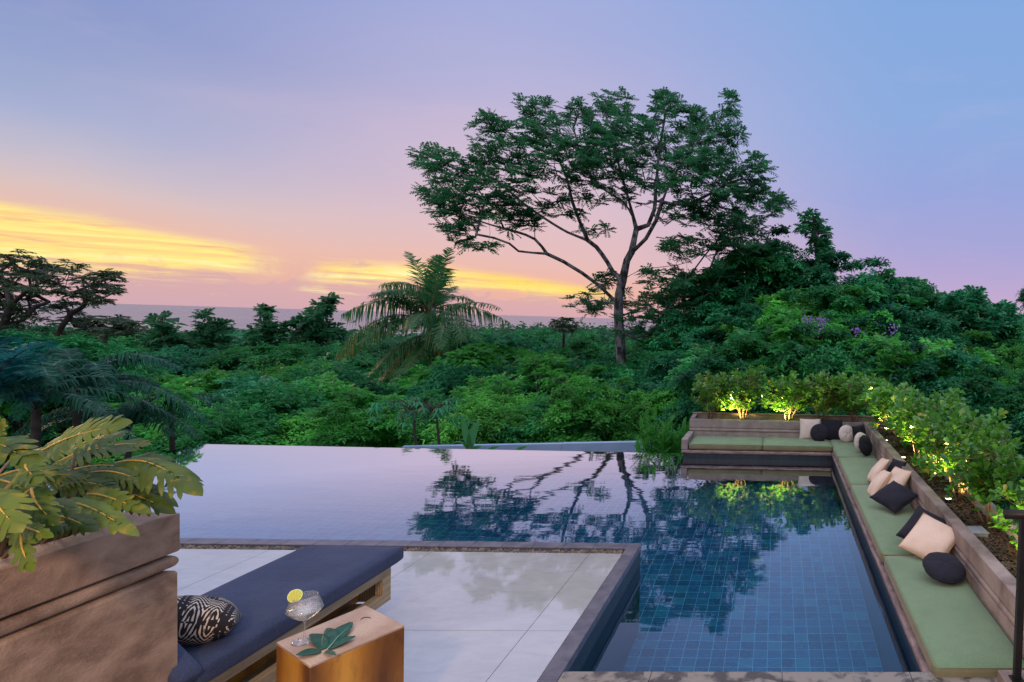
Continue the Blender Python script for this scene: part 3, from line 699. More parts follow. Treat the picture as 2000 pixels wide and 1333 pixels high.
o = link('bolster_cushion', me, M['navy'], loc=(-3.08, 3.19, .585), rot=(R_(90), R_(42), R_(-6)))
tag(o, 'plain navy back cushion on the daybed in front of the patterned pillow', 'cushion')

# ================================================================== SIDE TABLE, DRINK, LEAF
c4 = [(-2.527, 3.244), (-2.202, 3.026), (-1.995, 3.430), (-2.352, 3.662)]
tb = empty('side_table', (0, 0, 0), label='solid block side table of orange timber in front of the daybed', cat='side table')
m_ = MB(); cc_ = np.mean(np.array(c4), 0)
m_.add([(x, y, 0) for x, y in c4]+[(x, y, .566) for x, y in c4], [(0, 3, 2, 1), (4, 5, 6, 7), (0, 1, 5, 4), (1, 2, 6, 5), (2, 3, 7, 6), (3, 0, 4, 7)])
m_.build('block', M['wood_table_side'], tb, bevel=.004)
m_ = MB(); m_.add([(x, y, .5665) for x, y in c4]+[(x, y, .58) for x, y in c4], [(0, 3, 2, 1), (4, 5, 6, 7), (0, 1, 5, 4), (1, 2, 6, 5), (2, 3, 7, 6), (3, 0, 4, 7)])
m_.build('top', M['wood_table_top'], tb, bevel=.003)
cr = [atz(*p, .5806) for p in ((704, 1211), (708, 1208), (713, 1206.5), (719, 1206), (725, 1208))]
MB().tube(cr, [.0012, .003, .0035, .003, .0012], 6).build('knot_crack', M['bark_dark'], tb, smooth=True)
def mat_glass(name, stip=False, ior=1.45, tint=(1, 1, 1, 1), milk=.05):
    m, t, b = pbsdf(name); m.node_tree.nodes.remove(b)
    lw = t.new('ShaderNodeLayerWeight'); lw.inputs[0].default_value = .5; fr_ = t.m('ADD', .10, t.m('MULTIPLY', t.m('POWER', lw.outputs['Facing'], 2.5), .85), clamp=True)
    gl = t.new('ShaderNodeBsdfGlossy'); gl.inputs['Roughness'].default_value = .02
    gs = t.new('ShaderNodeBsdfRefraction'); gs.inputs['IOR'].default_value = 1.12; gs.inputs['Roughness'].default_value = .0; gs.inputs['Color'].default_value = tint
    tr = t.new('ShaderNodeBsdfTransparent'); tr.inputs[0].default_value = tint
    m1 = t.new('ShaderNodeMixShader'); m1.inputs[0].default_value = .0; t.l.new(tr.outputs[0], m1.inputs[1]); t.l.new(gs.outputs[0], m1.inputs[2])
    mx = t.new('ShaderNodeMixShader'); t.l.new(fr_, mx.inputs[0]); t.l.new(m1.outputs[0], mx.inputs[1]); t.l.new(gl.outputs[0], mx.inputs[2])
    if stip:
        co = t.new('ShaderNodeTexCoord').outputs['Object']
        vo = t.new('ShaderNodeTexVoronoi'); t.l.new(co, vo.inputs['Vector']); vo.inputs['Scale'].default_value = 210
        bp = t.bump(vo.outputs['Distance'], 1.0, .006)
        t.l.new(bp, gs.inputs['Normal'])
        df = t.new('ShaderNodeBsdfDiffuse'); df.inputs[0].default_value = (.9, .9, .95, 1)
        m2 = t.new('ShaderNodeMixShader'); t.l.new(t.m('MULTIPLY', t.m('LESS_THAN', vo.outputs['Distance'], .26), .5), m2.inputs[0])
        t.l.new(mx.outputs[0], m2.inputs[1]); t.l.new(df.outputs[0], m2.inputs[2]); mx = m2
    d2 = t.new('ShaderNodeBsdfDiffuse'); d2.inputs[0].default_value = (.85, .88, .9, 1); m3 = t.new('ShaderNodeMixShader'); m3.inputs[0].default_value = milk
    t.l.new(mx.outputs[0], m3.inputs[1]); t.l.new(d2.outputs[0], m3.inputs[2]); mx = m3
    t.l.new(mx.outputs[0], m.node_tree.nodes['Material Output'].inputs[0])
    return m
gloc = tuple(atz(595, 1252, .5805))
gs_ = empty('cocktail_glass', gloc, label='stemmed angular cocktail glass standing on the timber side table', cat='glass')
Mg, Mst = mat_glass('clear_glass'), mat_glass('stippled_glass', True)
MB().lathe([(0, .0), (.055, .0), (.057, .0015), (.045, .005), (.012, .010), (.0055, .02), (.0042, .06), (.0045, .095), (.008, .102), (.0, .104)], 40).build('foot_and_stem', Mg, gs_, smooth=True)
MB().lathe([(.003, .1045), (.030, .118), (.060, .142), (.078, .166)], 40).build('bowl', Mg, gs_, smooth=True)
MB().lathe([(.0781, .1662), (.074, .182), (.066, .208), (.055, .238), (.0545, .2395), (.0525, .238), (.064, .207), (.072, .182), (.076, .168)], 40).build('stippled_collar', Mst, gs_, smooth=True)
MB().lathe([(.0, .113), (.028, .122), (.056, .1445), (.073, .167), (.071, .176), (.0, .176)], 40).build('drink', mat_glass('clear_drink', ior=1.33, tint=(.93, .97, .97, 1), milk=.22), gs_, smooth=True)
def mat_lime():
    m, t, b = pbsdf('lime_flesh'); co = t.new('ShaderNodeTexCoord').outputs['Object']; s = t.new('ShaderNodeSeparateXYZ'); t.l.new(co, s.inputs[0])
    rr = t.m('SQRT', t.m('ADD', t.m('MULTIPLY', s.outputs[0], s.outputs[0]), t.m('MULTIPLY', s.outputs[1], s.outputs[1])))
    an = t.m('ABSOLUTE', t.m('SUBTRACT', t.m('FRACT', t.m('MULTIPLY', t.m('ARCTAN2', s.outputs[0], s.outputs[1]), 9/(2*PI))), .5))
    flesh = t.mix(t.smooth(t.noise(co, 300, 2), .4, .6), (.42, .46, .04, 1), (.58, .60, .10, 1))
    c = t.mix(t.smooth(an, .43, .48), flesh, (.80, .76, .40, 1)); c = t.mix(t.smooth(rr, .0285, .030), c, (.78, .80, .45, 1)); c = t.mix(t.smooth(rr, .0315, .0325), c, (.12, .30, .03, 1))
    t.l.new(c, b.inputs['Base Color']); b.inputs['Roughness'].default_value = .3
    return m
lloc = at(576.5, 1164.5, gloc[1]-.035)
li = MB(); li.lathe([(0, .004), (.031, .004), (.0335, .001), (.0335, -.005), (.031, -.008), (0, -.008)], 36)
o = li.build('lime_slice', mat_lime(), loc=tuple(lloc), smooth=False)
dv = Vector(CAM-lloc).normalized(); o.rotation_euler = (dv+Vector((-.35, 0, .12))).to_track_quat('Z', 'Y').to_euler()
tag(o, 'yellow-green lime slice hooked on the rim of the cocktail glass', 'fruit')
# dark split leaf lying on the table
def blade(mb, b_, tip, wd_, z0, lift=.012, side=0.0, n=9, curl=.5):
    b_, tip = np.array(b_[:2]), np.array(tip[:2]); d = tip-b_; L = np.linalg.norm(d); d = d/L; s = np.array([-d[1], d[0]])
    vs = []; fs = []
    for i in range(n+1):
        t_ = i/n; wl = wd_*(math.sin(PI*min(1, t_*.92+.06))**.75); c = b_+d*L*t_+s*side*math.sin(PI*t_)*wd_
        for j, q in enumerate((-1, -.5, 0, .5, 1)):
            z = z0+.004+lift*math.sin(PI*t_*.9)*(.3+curl*q*q)+(.010*t_*t_)
            vs.append((c[0]+s[0]*wl*q, c[1]+s[1]*wl*q, z))
    for i in range(n):
        for j in range(4): fs.append((i*5+j, i*5+j+1, (i+1)*5+j+1, (i+1)*5+j))
    mb.add(vs, fs)
lf = MB(); bpx = (634, 1272); B0 = atz(*bpx, .585)
for tip, wd_, sd_ in (((686, 1220), .048, .2), ((640, 1232), .036, -.5), ((606, 1244), .036, -.4), ((578, 1285), .034, -.2), ((694, 1248), .034, .3), ((655, 1285), .012, 0)):
    bb = np.array(B0)+ (np.array(atz(*tip, .585))-np.array(B0))*(.0 if wd_ < .03 else .12)
    blade(lf, bb, atz(*tip, .585), wd_, .582, side=sd_)
Ml = mat_solid('dark_waxy_leaf', (.008, .06, .035), (.02, .10, .06), .45, 30, .15, 120, .002, spec=.35)
le = empty('split_leaf', (0, 0, 0), label='dark green split monstera leaf lying on the side table beside the glass', cat='leaf')
lo = lf.build('leaf_blade', Ml, le, smooth=True)
so = lo.modifiers.new('thick', 'SOLIDIFY'); so.thickness = .0012
MB().tube([atz(630, 1277, .590), atz(645, 1262, .598), atz(662, 1242, .602), atz(680, 1226, .603)], [.0022, .0018, .0014, .0008], 6).build('midrib', mat_solid('pale_midrib', (.22, .42, .36), (.3, .5, .42), .5, 20, 0), le, smooth=True)

# ================================================================== RAILING AND STEP
stp = MB().box(1.50, 2.9, 2.9, 3.87, .001, .085).build('entry_step', M['stone_warm'], bevel=.008); tag(stp, 'pale stone step at the foot of the black handrail post', 'step')
rl = empty('handrail', (0, 0, 0), label='black metal handrail with a round top bar on a square post', cat='handrail')
MB().box(1.562, 1.606, 3.735, 3.779, .0855, 1.118).build('post', M['metal'], rl, bevel=.004)
MB().tube([(1.46, 3.75, 1.144), (1.75, 3.745, 1.144), (2.6, 3.70, 1.15)], .029, 16).build('top_bar', M['metal'], rl, smooth=True)
MB().box(1.545, 1.623, 3.718, 3.796, .0852, .093).build('base_plate', M['metal'], rl)

# ================================================================== BIG PLANTER
pl_ = empty('stone_planter', (0, 0, 0), label='large brown concrete planter with a rounded bead, filled with split-leaf plants', cat='planter')
PX0, PX1, PY0, PY1, PZ = -4.5, -2.852, .15, 3.085, 1.30
def ring(mb, x0, x1, y0, y1, wall, prof):
    """profile (outset, z) swept round a rectangle; inner face offset by wall"""
    loops = []
    for o_, z in prof: loops.append([(x0-o_, y0-o_, z), (x1+o_, y0-o_, z), (x1+o_, y1+o_, z), (x0-o_, y1+o_, z)])
    vs = [p for l in loops for p in l]; fs = []
    for i in range(len(loops)-1):
        for k in range(4): fs.append((i*4+k, i*4+(k+1) % 4, (i+1)*4+(k+1) % 4, (i+1)*4+k))
    mb.add(vs, fs)
prof = [(-.006, 0), (-.006, 1.008), (-.012, 1.020), (-.028, 1.026), (-.040, 1.028), (-.040, 1.036)]
for k in range(9):
    a = -PI/2+PI*k/8; prof.append((-.030+.028*math.cos(a), 1.068+.031*math.sin(a)))
prof += [(-.040, 1.100), (-.040, 1.110), (-.006, 1.112), (0, 1.118), (0, PZ-.006), (-.006, PZ), (-.135, PZ), (-.14, PZ-.006), (-.14, 1.1)]
m_ = MB(); ring(m_, PX0, PX1, PY0, PY1, .18, prof); m_.build('box', M['concrete_brown'], pl_)
MB().box(PX0+.145, PX1-.145, PY0+.145, PY1-.145, 1.12, 1.225).build('soil', M['soil'], pl_)

# ================================================================== PLANTER FOLIAGE (pinnately lobed leaves)
def lobed_leaf(q, ribs, base, tip, wd_, nl, nrm=(0, 0, 1), arch=.10, droop=.25, gap=.17, inner=.34, rs=None, tint=.5, tints=None):
    """adds quads (list of 4 corners) for one leaf; fingers leave a midrib at intervals"""
    rs = rs or random; nl = max(4, int(nl*1.3))
    b_, t_ = np.array(base, float), np.array(tip, float); d = t_-b_; L = np.linalg.norm(d); d = d/L
    nv = np.array(nrm, float); s = np.cross(d, nv); s /= np.linalg.norm(s)+1e-9; nv = np.cross(s, d)
    def mid(u): return b_+(t_-b_)*u+nv*arch*L*math.sin(PI*u)
    for sg in (-1, 1):
        for i in range(nl):
            u0 = .03+.80*(i/nl); u1 = .03+.80*((i+1)/nl); uc = (u0+u1)/2
            Lf = wd_*(math.sin(PI*(uc*.80+.16))**.7)*rs.uniform(.9, 1.08); fwd = .42+.75*uc+rs.uniform(-.06, .06)
            D = s*sg*math.cos(fwd)+d*math.sin(fwd); T = np.cross(nv, D)*sg; T = d-D*np.dot(d, D); T /= np.linalg.norm(T)
            hw = (u1-u0)*L*.5*max(.55, math.cos(fwd))*1.12+.002
            n = 7; prev = None; m0 = mid(uc)
            for k in range(n+1):
                v = k/n; w_ = hw*(1.05 if v < inner else (1-gap*2.2*min(1, (v-inner)/.25)))
                if v > .75: w_ *= math.sqrt(max(0.02, 1-((v-.75)/.25)**2))
                wav = .012*L*math.sin(i*1.9+v*5)
                c = m0+D*Lf*v+nv*(wav*v-droop*Lf*v*v*.6)-np.array([0, 0, droop*Lf*v*v*.5])
                if v == 0: a, b2 = mid(u0), mid(u1)
                else: a, b2 = c-T*w_-nv*.10*w_, c+T*w_-nv*.10*w_
                cur = (a, c+nv*.12*w_, b2)
                if prev: 
                    q.append([prev[0], prev[1], cur[1], cur[0]]); q.append([prev[1], prev[2], cur[2], cur[1]])
                    tt = min(1, max(0, tint+rs.uniform(-.06, .06))); tints += [tt, tt]
                prev = cur
        # terminal lobe
    n = 6; prev = None; m0 = mid(.80); D = unit(t_-mid(.8))
    for k in range(n+1):
        v = k/n; w_ = wd_*.30*math.sin(PI*min(1, .25+.75*v))**.8+.001; c = mid(.80+.20*v)+D*.06*L*v
        cur = (c-s*w_, c+nv*.15*w_, c+s*w_)
        if prev: q.append([prev[0], prev[1], cur[1], cur[0]]); q.append([prev[1], prev[2], cur[2], cur[1]]); tints += [tint, tint]
        prev = cur
    ribs.append([mid(u) for u in np.linspace(0, .98, 9)])
ph = empty('split_leaf_plant', (-4.3, 3.2, .9), label='bushy yellow-green split-leaf philodendron spilling over the brown planter', cat='plant')
ph.location = (0, 0, 0)
q = []; tn = []; ribs = []; stk = []; rs = random.Random(12); KP = .769
LV = [ # base px, tip px, depth of base, depth of tip, width, lobes, normal, arch, droop, tint
 ((72, 888), (246, 828), 3.55, 3.40, .155, 8, (.05, -.75, .65), .05, .05, .85),
 ((150, 872), (238, 852), 3.75, 3.7, .12, 6, (0, -.5, .8), .05, .2, .5),
 ((232, 903), (386, 962), 3.85, 3.72, .17, 7, (.25, -.45, .9), .16, .5, .42),
 ((60, 905), (78, 940), 3.1, 2.95, .10, 5, (.1, -.8, .5), .15, .2, .6),
 ((-30, 872), (75, 912), 3.2, 3.05, .13, 5, (.1, -.55, .8), .18, .2, .35),
 ((172, 965), (288, 1000), 3.55, 3.45, .085, 5, (.1, -.75, .7), .14, .15, .66),
 ((126, 978), (262, 1042), 3.45, 3.28, .095, 6, (.1, -.45, .9), .08, .3, .78),
 ((62, 955), (110, 1022), 3.05, 2.95, .085, 5, (.1, -.85, .5), .12, .3, .12),
 ((45, 1028), (62, 1112), 2.95, 2.86, .075, 3, (.1, -.95, .4), .10, .1, .95),
 ((48, 1030), (100, 1048), 2.95, 2.86, .05, 3, (.1, -.8, .6), .10, .2, .85),
 ((-20, 960), (38, 1035), 2.9, 2.8, .12, 5, (.1, -.7, .7), .12, .3, .6),
 ((-14, 880), (8, 822), 3.0, 2.95, .08, 6, (0, -.9, .3), .05, .1, .7),
 ((110, 905), (262, 878), 3.9, 3.95, .13, 7, (.1, -.35, .9), .12, .3, .3),
 ((100, 932), (300, 925), 3.8, 3.9, .13, 7, (.1, -.3, .9), .14, .4, .25),
 ((180, 940), (340, 985), 3.9, 3.9, .10, 7, (.15, -.35, .9), .2, .7, .15),
 ((120, 950), (228, 955), 3.6, 3.6, .09, 6, (.1, -.6, .8), .15, .3, .2),
 ((20, 900), (150, 880), 3.9, 4.0, .14, 7, (.0, -.4, .9), .15, .3, .4),
 ((0, 930), (110, 925), 3.3, 3.35, .12, 6, (.0, -.5, .9), .15, .35, .3),
 ((60, 985), (150, 1000), 3.2, 3.15, .09, 6, (.0, -.5, .9), .12, .35, .2),
 ((150, 905), (215, 850), 3.95, 4.0, .10, 7, (.1, -.6, .7), .1, .2, .55),
 ((0, 1000), (70, 985), 3.0, 3.05, .09, 6, (.0, -.5, .9), .12, .35, .25),
 ((215, 960), (335, 1000), 3.75, 3.7, .10, 6, (.1, -.6, .8), .15, .5, .1),
 ((150, 1000), (245, 985), 3.5, 3.55, .10, 6, (.1, -.5, .8), .12, .3, .05),
 ((90, 1005), (185, 1035), 3.3, 3.25, .09, 6, (.1, -.6, .8), .12, .4, .15),
 ((20, 1020), (110, 1035), 3.1, 3.05, .09, 6, (.1, -.6, .8), .12, .4, .1),
 ((60, 940), (170, 930), 3.5, 3.6, .12, 7, (.1, -.45, .9), .12, .3, .15),
 ((-10, 940), (60, 965), 3.2, 3.15, .11, 6, (.1, -.5, .9), .15, .3, .2),
 ((170, 925), (290, 945), 3.7, 3.7, .11, 7, (.1, -.5, .9), .15, .35, .35),
 ((130, 1020), (60, 1050), 3.25, 3.1, .08, 5, (.1, -.6, .8), .12, .4, .1),
 ((250, 900), (330, 905), 4.0, 4.05, .10, 6, (.1, -.5, .8), .12, .3, .2),
 ((190, 880), (290, 868), 3.95, 4.0, .09, 7, (.1, -.5, .8), .10, .2, .45),
 ((205, 930), (300, 890), 4.0, 4.05, .11, 6, (.1, -.5, .8), .1, .3, .5),
]
for b_, t_, d0, d1, wd_, nl, nm, ar, dp, ti in LV:
    B = at(*b_, d0*KP); T_ = at(*t_, d1*KP); wd_ *= KP
    lobed_leaf(q, ribs, B, T_, wd_, nl, nm, ar, dp, rs=rs, tint=ti, tints=tn)
    root = np.array([min(-3.05, B[0]-rs.uniform(.05, .2)), min(2.88, B[1]+rs.uniform(-.08, .08)), 1.20])
    stk.append([root, root*.5+B*.5+np.array([0, 0, .06]), B])
for k in range(46):     # inner and left-hand leaves that fill the box
    r0 = np.array([rs.uniform(-4.2, -3.1), rs.uniform(.9, 2.88), 1.2]); a = rs.uniform(0, 2*PI); e = rs.uniform(.1, .9); Ls = rs.uniform(.12, .36)
    B = r0+np.array([math.cos(a)*Ls*math.cos(e), math.sin(a)*Ls*math.cos(e), Ls*math.sin(e)*.8]); B[2] = min(B[2], 1.48)
    T_ = B+np.array([math.cos(a), math.sin(a), rs.uniform(-.5, .1)])*rs.uniform(.18, .30)
    if B[0] > -3.0 or T_[0] > -2.84 or T_[1] > 3.25: continue
    lobed_leaf(q, ribs, B, T_, rs.uniform(.07, .12), rs.randint(5, 8), (0, -.3, 1), .14, .4, rs=rs, tint=rs.uniform(.0, .6), tints=tn); stk.append([r0, (r0+B)/2+np.array([0, 0, .03]), B])
me = quads_mesh('leaves', np.array(q), np.array(tn)); bm = bmesh.new(); bm.from_mesh(me); bmesh.ops.remove_doubles(bm, verts=bm.verts, dist=2e-4); bm.to_mesh(me); bm.free()
me.polygons.foreach_set('use_smooth', [True]*len(me.polygons))
link('leaves', me, M['philo'], ph)
m_ = MB()
for r_ in ribs: m_.tube(r_, np.linspace(.0055, .0012, len(r_)), 6)
m_.build('midribs', M['philo_mid'], ph, smooth=True)
m_ = MB()
for s_ in stk: m_.tube(s_, [.008, .0065, .0055], 6)
m_.build('stalks', M['stem_tan'], ph, smooth=True)

# ================================================================== SHRUBS IN THE BED
def shrub_meshes(seed, h, r, nros, leaf=.098):
    rs = np.random.default_rng(seed); st_ = MB(); Q = []; cen = []
    for k in range(6):
        a = rs.uniform(0, 2*PI); rr = r*rs.uniform(.3, .75); hh = h*rs.uniform(.6, .92)
        p = [np.array([.03*math.cos(a), .03*math.sin(a), 0]), np.array([rr*.35*math.cos(a), rr*.35*math.sin(a), hh*.35]), np.array([rr*.8*math.cos(a+.2), rr*.8*math.sin(a+.2), hh*.75]), np.array([rr*math.cos(a+.3), rr*math.sin(a+.3), hh])]
        st_.tube(p, [.013, .010, .007, .004], 5)
        for j in range(nros//6):
            u = rs.uniform(.30, 1); i = min(2, int(u*3)); f = u*3-i; b_ = p[i]*(1-f)+p[i+1]*f
            c = b_+np.array([rs.normal(0, .17*r/.5), rs.normal(0, .17*r/.5), abs(rs.normal(.06, .09))]); c[2] = max(c[2], h*.33)
            st_.tube([b_, (b_+c)/2+[0, 0, -.01], c], [.004, .003, .002], 4, cap=False); cen.append(c)
    for c in cen:
        nL = rs.integers(9, 15); a = rs.uniform(0, 2*PI, nL); e = rs.uniform(-.1, 1.1, nL)
        D = np.stack([np.cos(a)*np.cos(e), np.sin(a)*np.cos(e), np.sin(e)], 1); N = np.tile([0, 0, 1.], (nL, 1))+rs.normal(0, .35, (nL, 3))
        P = c+D*.015+np.stack([np.zeros(nL), np.zeros(nL), rs.uniform(-.07, .03, nL)], 1)
        L = leaf*rs.uniform(.75, 1.2, nL); Q.append(leaf_quads(P, D, N, L, L*.62, .10, .1, 6))
    return quads_mesh('shrub_leaves', np.concatenate(Q)), st_.mesh('shrub_stems', True)
SH = [shrub_meshes(101, .95, .50, 96), shrub_meshes(102, .90, .46, 84), shrub_meshes(103, 1.0, .52, 108)]
def shrub(x, y, sc, rz, v, label, z=.255, lean=(0, 0), group='round-leaved shrubs in the planting bed'):
    e = empty('round_leaf_shrub', (x, y, z), (lean[0], lean[1], rz), label, 'shrub', group); e.scale = (sc*1.08, sc*1.08, sc*1.12)
    link('foliage', SH[v][0], M['shrub_leaf'], e); link('stems', SH[v][1], M['stem_tan'], e)
shrub(-1.30, 12.34, .92, .3, 0, 'unlit dull green round-leaved shrub at the left end of the back bed')
shrub(-.62, 12.36, 1.0, 2.0, 2, 'brightly lit yellow round-leaved shrub with open forked stems, above the left seat pad')
shrub(.28, 12.34, .98, 4.1, 1, 'yellow-lit round-leaved shrub just left of the cream square pillow')
shrub(.98, 12.35, .98, 5.2, 0, 'dim green round-leaved shrub behind the square black pillow')
shrub(1.62, 12.30, .95, .8, 2, 'round-leaved shrub at the corner where the two beds join')
shrub(2.12, 11.3, .95, 1.9, 1, 'round-leaved shrub just round the corner, first down the right bed', lean=(0, .06))
shrub(2.16, 10.2, 1.0, 3.0, 0, 'tall yellow-lit shrub with reddish stems beside the round pillow pair', lean=(0, .05))
shrub(2.20, 9.1, .98, 4.4, 2, 'round-leaved shrub in the right bed behind the far bed lamp', lean=(0, .06))
shrub(2.20, 8.05, .95, .2, 1, 'stout round-leaved shrub in the right bed beside the peach pillow pile', lean=(0, .07))
shrub(2.22, 7.15, .92, 1.2, 0, 'round-leaved shrub beside the flopped black pillow in the right bed', lean=(0, .1))
shrub(2.26, 6.25, .88, 2.5, 2, 'large-leaved shrub leaning over the pale bed wall near the junction box', lean=(0, .14))
shrub(2.50, 5.35, .78, 3.6, 1, 'low shrub half hidden behind the black handrail, nearest in the right bed', z=.22, lean=(0, .16))
shrub(2.62, 8.2, 1.15, 5.0, 0, 'round-leaved shrub outside the pale bed wall, farther from the pool', z=-.05)
shrub(2.66, 10.0, 1.2, 1.4, 2, 'tall round-leaved shrub outside the pale bed wall near the corner', z=-.1)

# uplights
def uplight(x, y, z, aim, energy, label, blend=.5, size=95, group='bed uplights'):
    e = empty('garden_uplight', (x, y, z), label=label, cat='garden light', group=group)
    MB().lathe([(0, 0), (.036, 0), (.040, .01), (.040, .05), (.034, .055)], 20).build('housing', M['metal'], e, smooth=True)
    ml = bpy.data.materials.get('lamp_lens')
    if not ml:
        ml = bpy.data.materials.new('lamp_lens'); ml.use_nodes = True; b = ml.node_tree.nodes['Principled BSDF']
        b.inputs['Emission Color'].default_value = (1, .62, .24, 1); b.inputs['Emission Strength'].default_value = 14
    MB().lathe([(0, .0545), (.033, .0545)], 20).build('lens', ml, e)
    ld = bpy.data.lights.new('bulb', 'SPOT'); ld.energy = energy; ld.spot_size = R_(size*1.35); ld.spot_blend = blend; ld.color = (1, .68, .22); ld.shadow_soft_size = .03
    lo_ = bpy.data.objects.new('bulb', ld); COL.objects.link(lo_); lo_.parent = e; lo_.location = (0, 0, .07)
    v = Vector(aim)-Vector((x, y, z+.07)); lo_.rotation_euler = (-v).to_track_quat('Z', 'Y').to_euler()
uplight(-.92, 12.20, .262, (-.62, 12.36, 1.0), 115, 'small uplight glowing under the bright forked shrub on the left of the back bed')
uplight(.14, 12.20, .262, (.28, 12.35, 1.0), 95, 'small uplight at the left of the cream square pillow')
uplight(1.95, 10.55, .262, (2.2, 10.5, 1.0), 75, 'uplight by the corner pillows, topmost of the lamps in the right bed')
uplight(1.98, 9.2, .262, (2.25, 9.3, 1.0), 95, 'uplight in the mulch beside the peach pillow pile')
uplight(2.05, 7.0, .262, (2.3, 7.2, 1.0), 68, 'uplight in the mulch beside the flopped black pillow')
uplight(2.12, 4.98, .262, (2.45, 5.4, .9), 55, 'nearest uplight, low behind the handrail post')
uplight(2.22, 8.2, .262, (2.4, 8.3, 1.0), 70, 'assumed uplight hidden among stems between the two clearly seen bed lamps')  # assumed fixture, not itself visible, unlike the other bed lamps
jb = empty('junction_box', (2.03, 5.93, .262), (0, 0, .05), 'square pale plastic junction box lid lying in the bark mulch', 'junction box')
MB().box(-.085, .085, -.10, .10, 0, .045).build('box_body', M['plastic'], jb, bevel=.004)
MB().box(-.092, .092, -.107, .107, .0455, .055).build('lid', M['plastic'], jb, bevel=.002)
for yy, lab in ((0, 'thin grey irrigation pipe along the inner side of the right bed'), (.06, 'second grey irrigation pipe, farther from the bench wall')):
    tag(MB().tube([(1.915+yy, 3.4, .285), (1.92+yy, 4.3, .29), (1.915+yy, 5.4-yy*3, .286), (1.93+yy, 5.7-yy*3, .27)], .011, 8).build('irrigation_pipe', M['pipe'], smooth=True), lab, 'pipe')

# ================================================================== FRONDS AND PALMS
def bez(a, b, c, t): t = np.asarray(t)[:, None]; return a*(1-t)**2+2*b*t*(1-t)+c*t*t
def frond(a, b, c, n, L, W_, hang=.35, sweep=.55, seed=0, spread=1.0, twist=0.0):
    rs = np.random.default_rng(seed); a, b, c = (np.array(v, float) for v in (a, b, c))
    t = np.linspace(.12, 1, n); P = bez(a, b, c, t); T = unit(np.gradient(P, axis=0)); up_ = np.tile([0, 0, 1.], (n, 1))
    vert = np.abs(T[:, 2:3]) > .9; up_ = np.where(vert, np.tile([0.3, -1., 0], (n, 1)), up_)
    S = unit(np.cross(T, up_)); N = unit(np.cross(S, T)); out = []
    if twist: S, N = S*math.cos(twist)+N*math.sin(twist), N*math.cos(twist)-S*math.sin(twist)
    prof = np.sin(PI*np.clip(t*.86+.12, 0, 1))**.6
    for sg in (-1, 1):
        D = unit(S*sg*spread+T*(sweep+rs.normal(0, .10, (n, 1)))+N*.2+rs.normal(0, .13, (n, 3)))
        l = (L*prof*rs.uniform(.72, 1.1, n)*np.where(rs.random(n) < .07, .35, 1))[:, None]; s_ = unit(np.cross(D, N))
        g_ = np.array([0, 0, -1.]); m1 = P+D*l*.5+g_*l*hang*.18; m2 = P+D*l*(1-hang*.35)+g_*l*hang*.95
        w_ = W_*rs.uniform(.8, 1.1, n)[:, None]
        out.append(np.stack([P-s_*w_*.3, P+s_*w_*.3, m1+s_*w_*.5, m1-s_*w_*.5], 1)); out.append(np.stack([m1-s_*w_*.5, m1+s_*w_*.5, m2+s_*w_*.08, m2-s_*w_*.08], 1))
    return np.concatenate(out), bez(a, b, c, np.linspace(0, 1, 10))
def palm(name, label, fr, trunk, tr_r, L, W_, n, group=None, rib_r=.03, ribmat='stem_tan', tm='bark_dark'):
    e = empty(name, label=label, cat='palm', group=group); e.location = (0, 0, 0)
    bym = {}; ribs = {}
    for i, (a, b, c, mk, hang, ll) in enumerate(fr):
        qd, rb = frond(a, b, c, n, L*ll, W_, hang, seed=i+3); bym.setdefault(mk, []).append(qd); ribs.setdefault(mk, []).append(rb)
    for mk, qs in bym.items():
        nm = {'palm_dry': 'yellowing_fronds'}.get(mk, 'fronds')
        link(nm, quads_mesh(nm, np.concatenate(qs)), M[mk], e)
    m_ = MB()
    for mk in ribs:
        for rb in ribs[mk]: m_.tube(rb, np.linspace(rib_r, rib_r*.2, 10), 5)
    m_.build('frond_ribs', M[ribmat], e, smooth=True)
    if trunk is not None: MB().tube(trunk, tr_r, 10).build('trunk', M[tm], e, smooth=True)
    return e
DP = 38.0
def p3(px, py, dy=0): return at(px, py, DP+dy)
c0 = (842, 612); c1 = (838, 640); c2 = (838, 655)
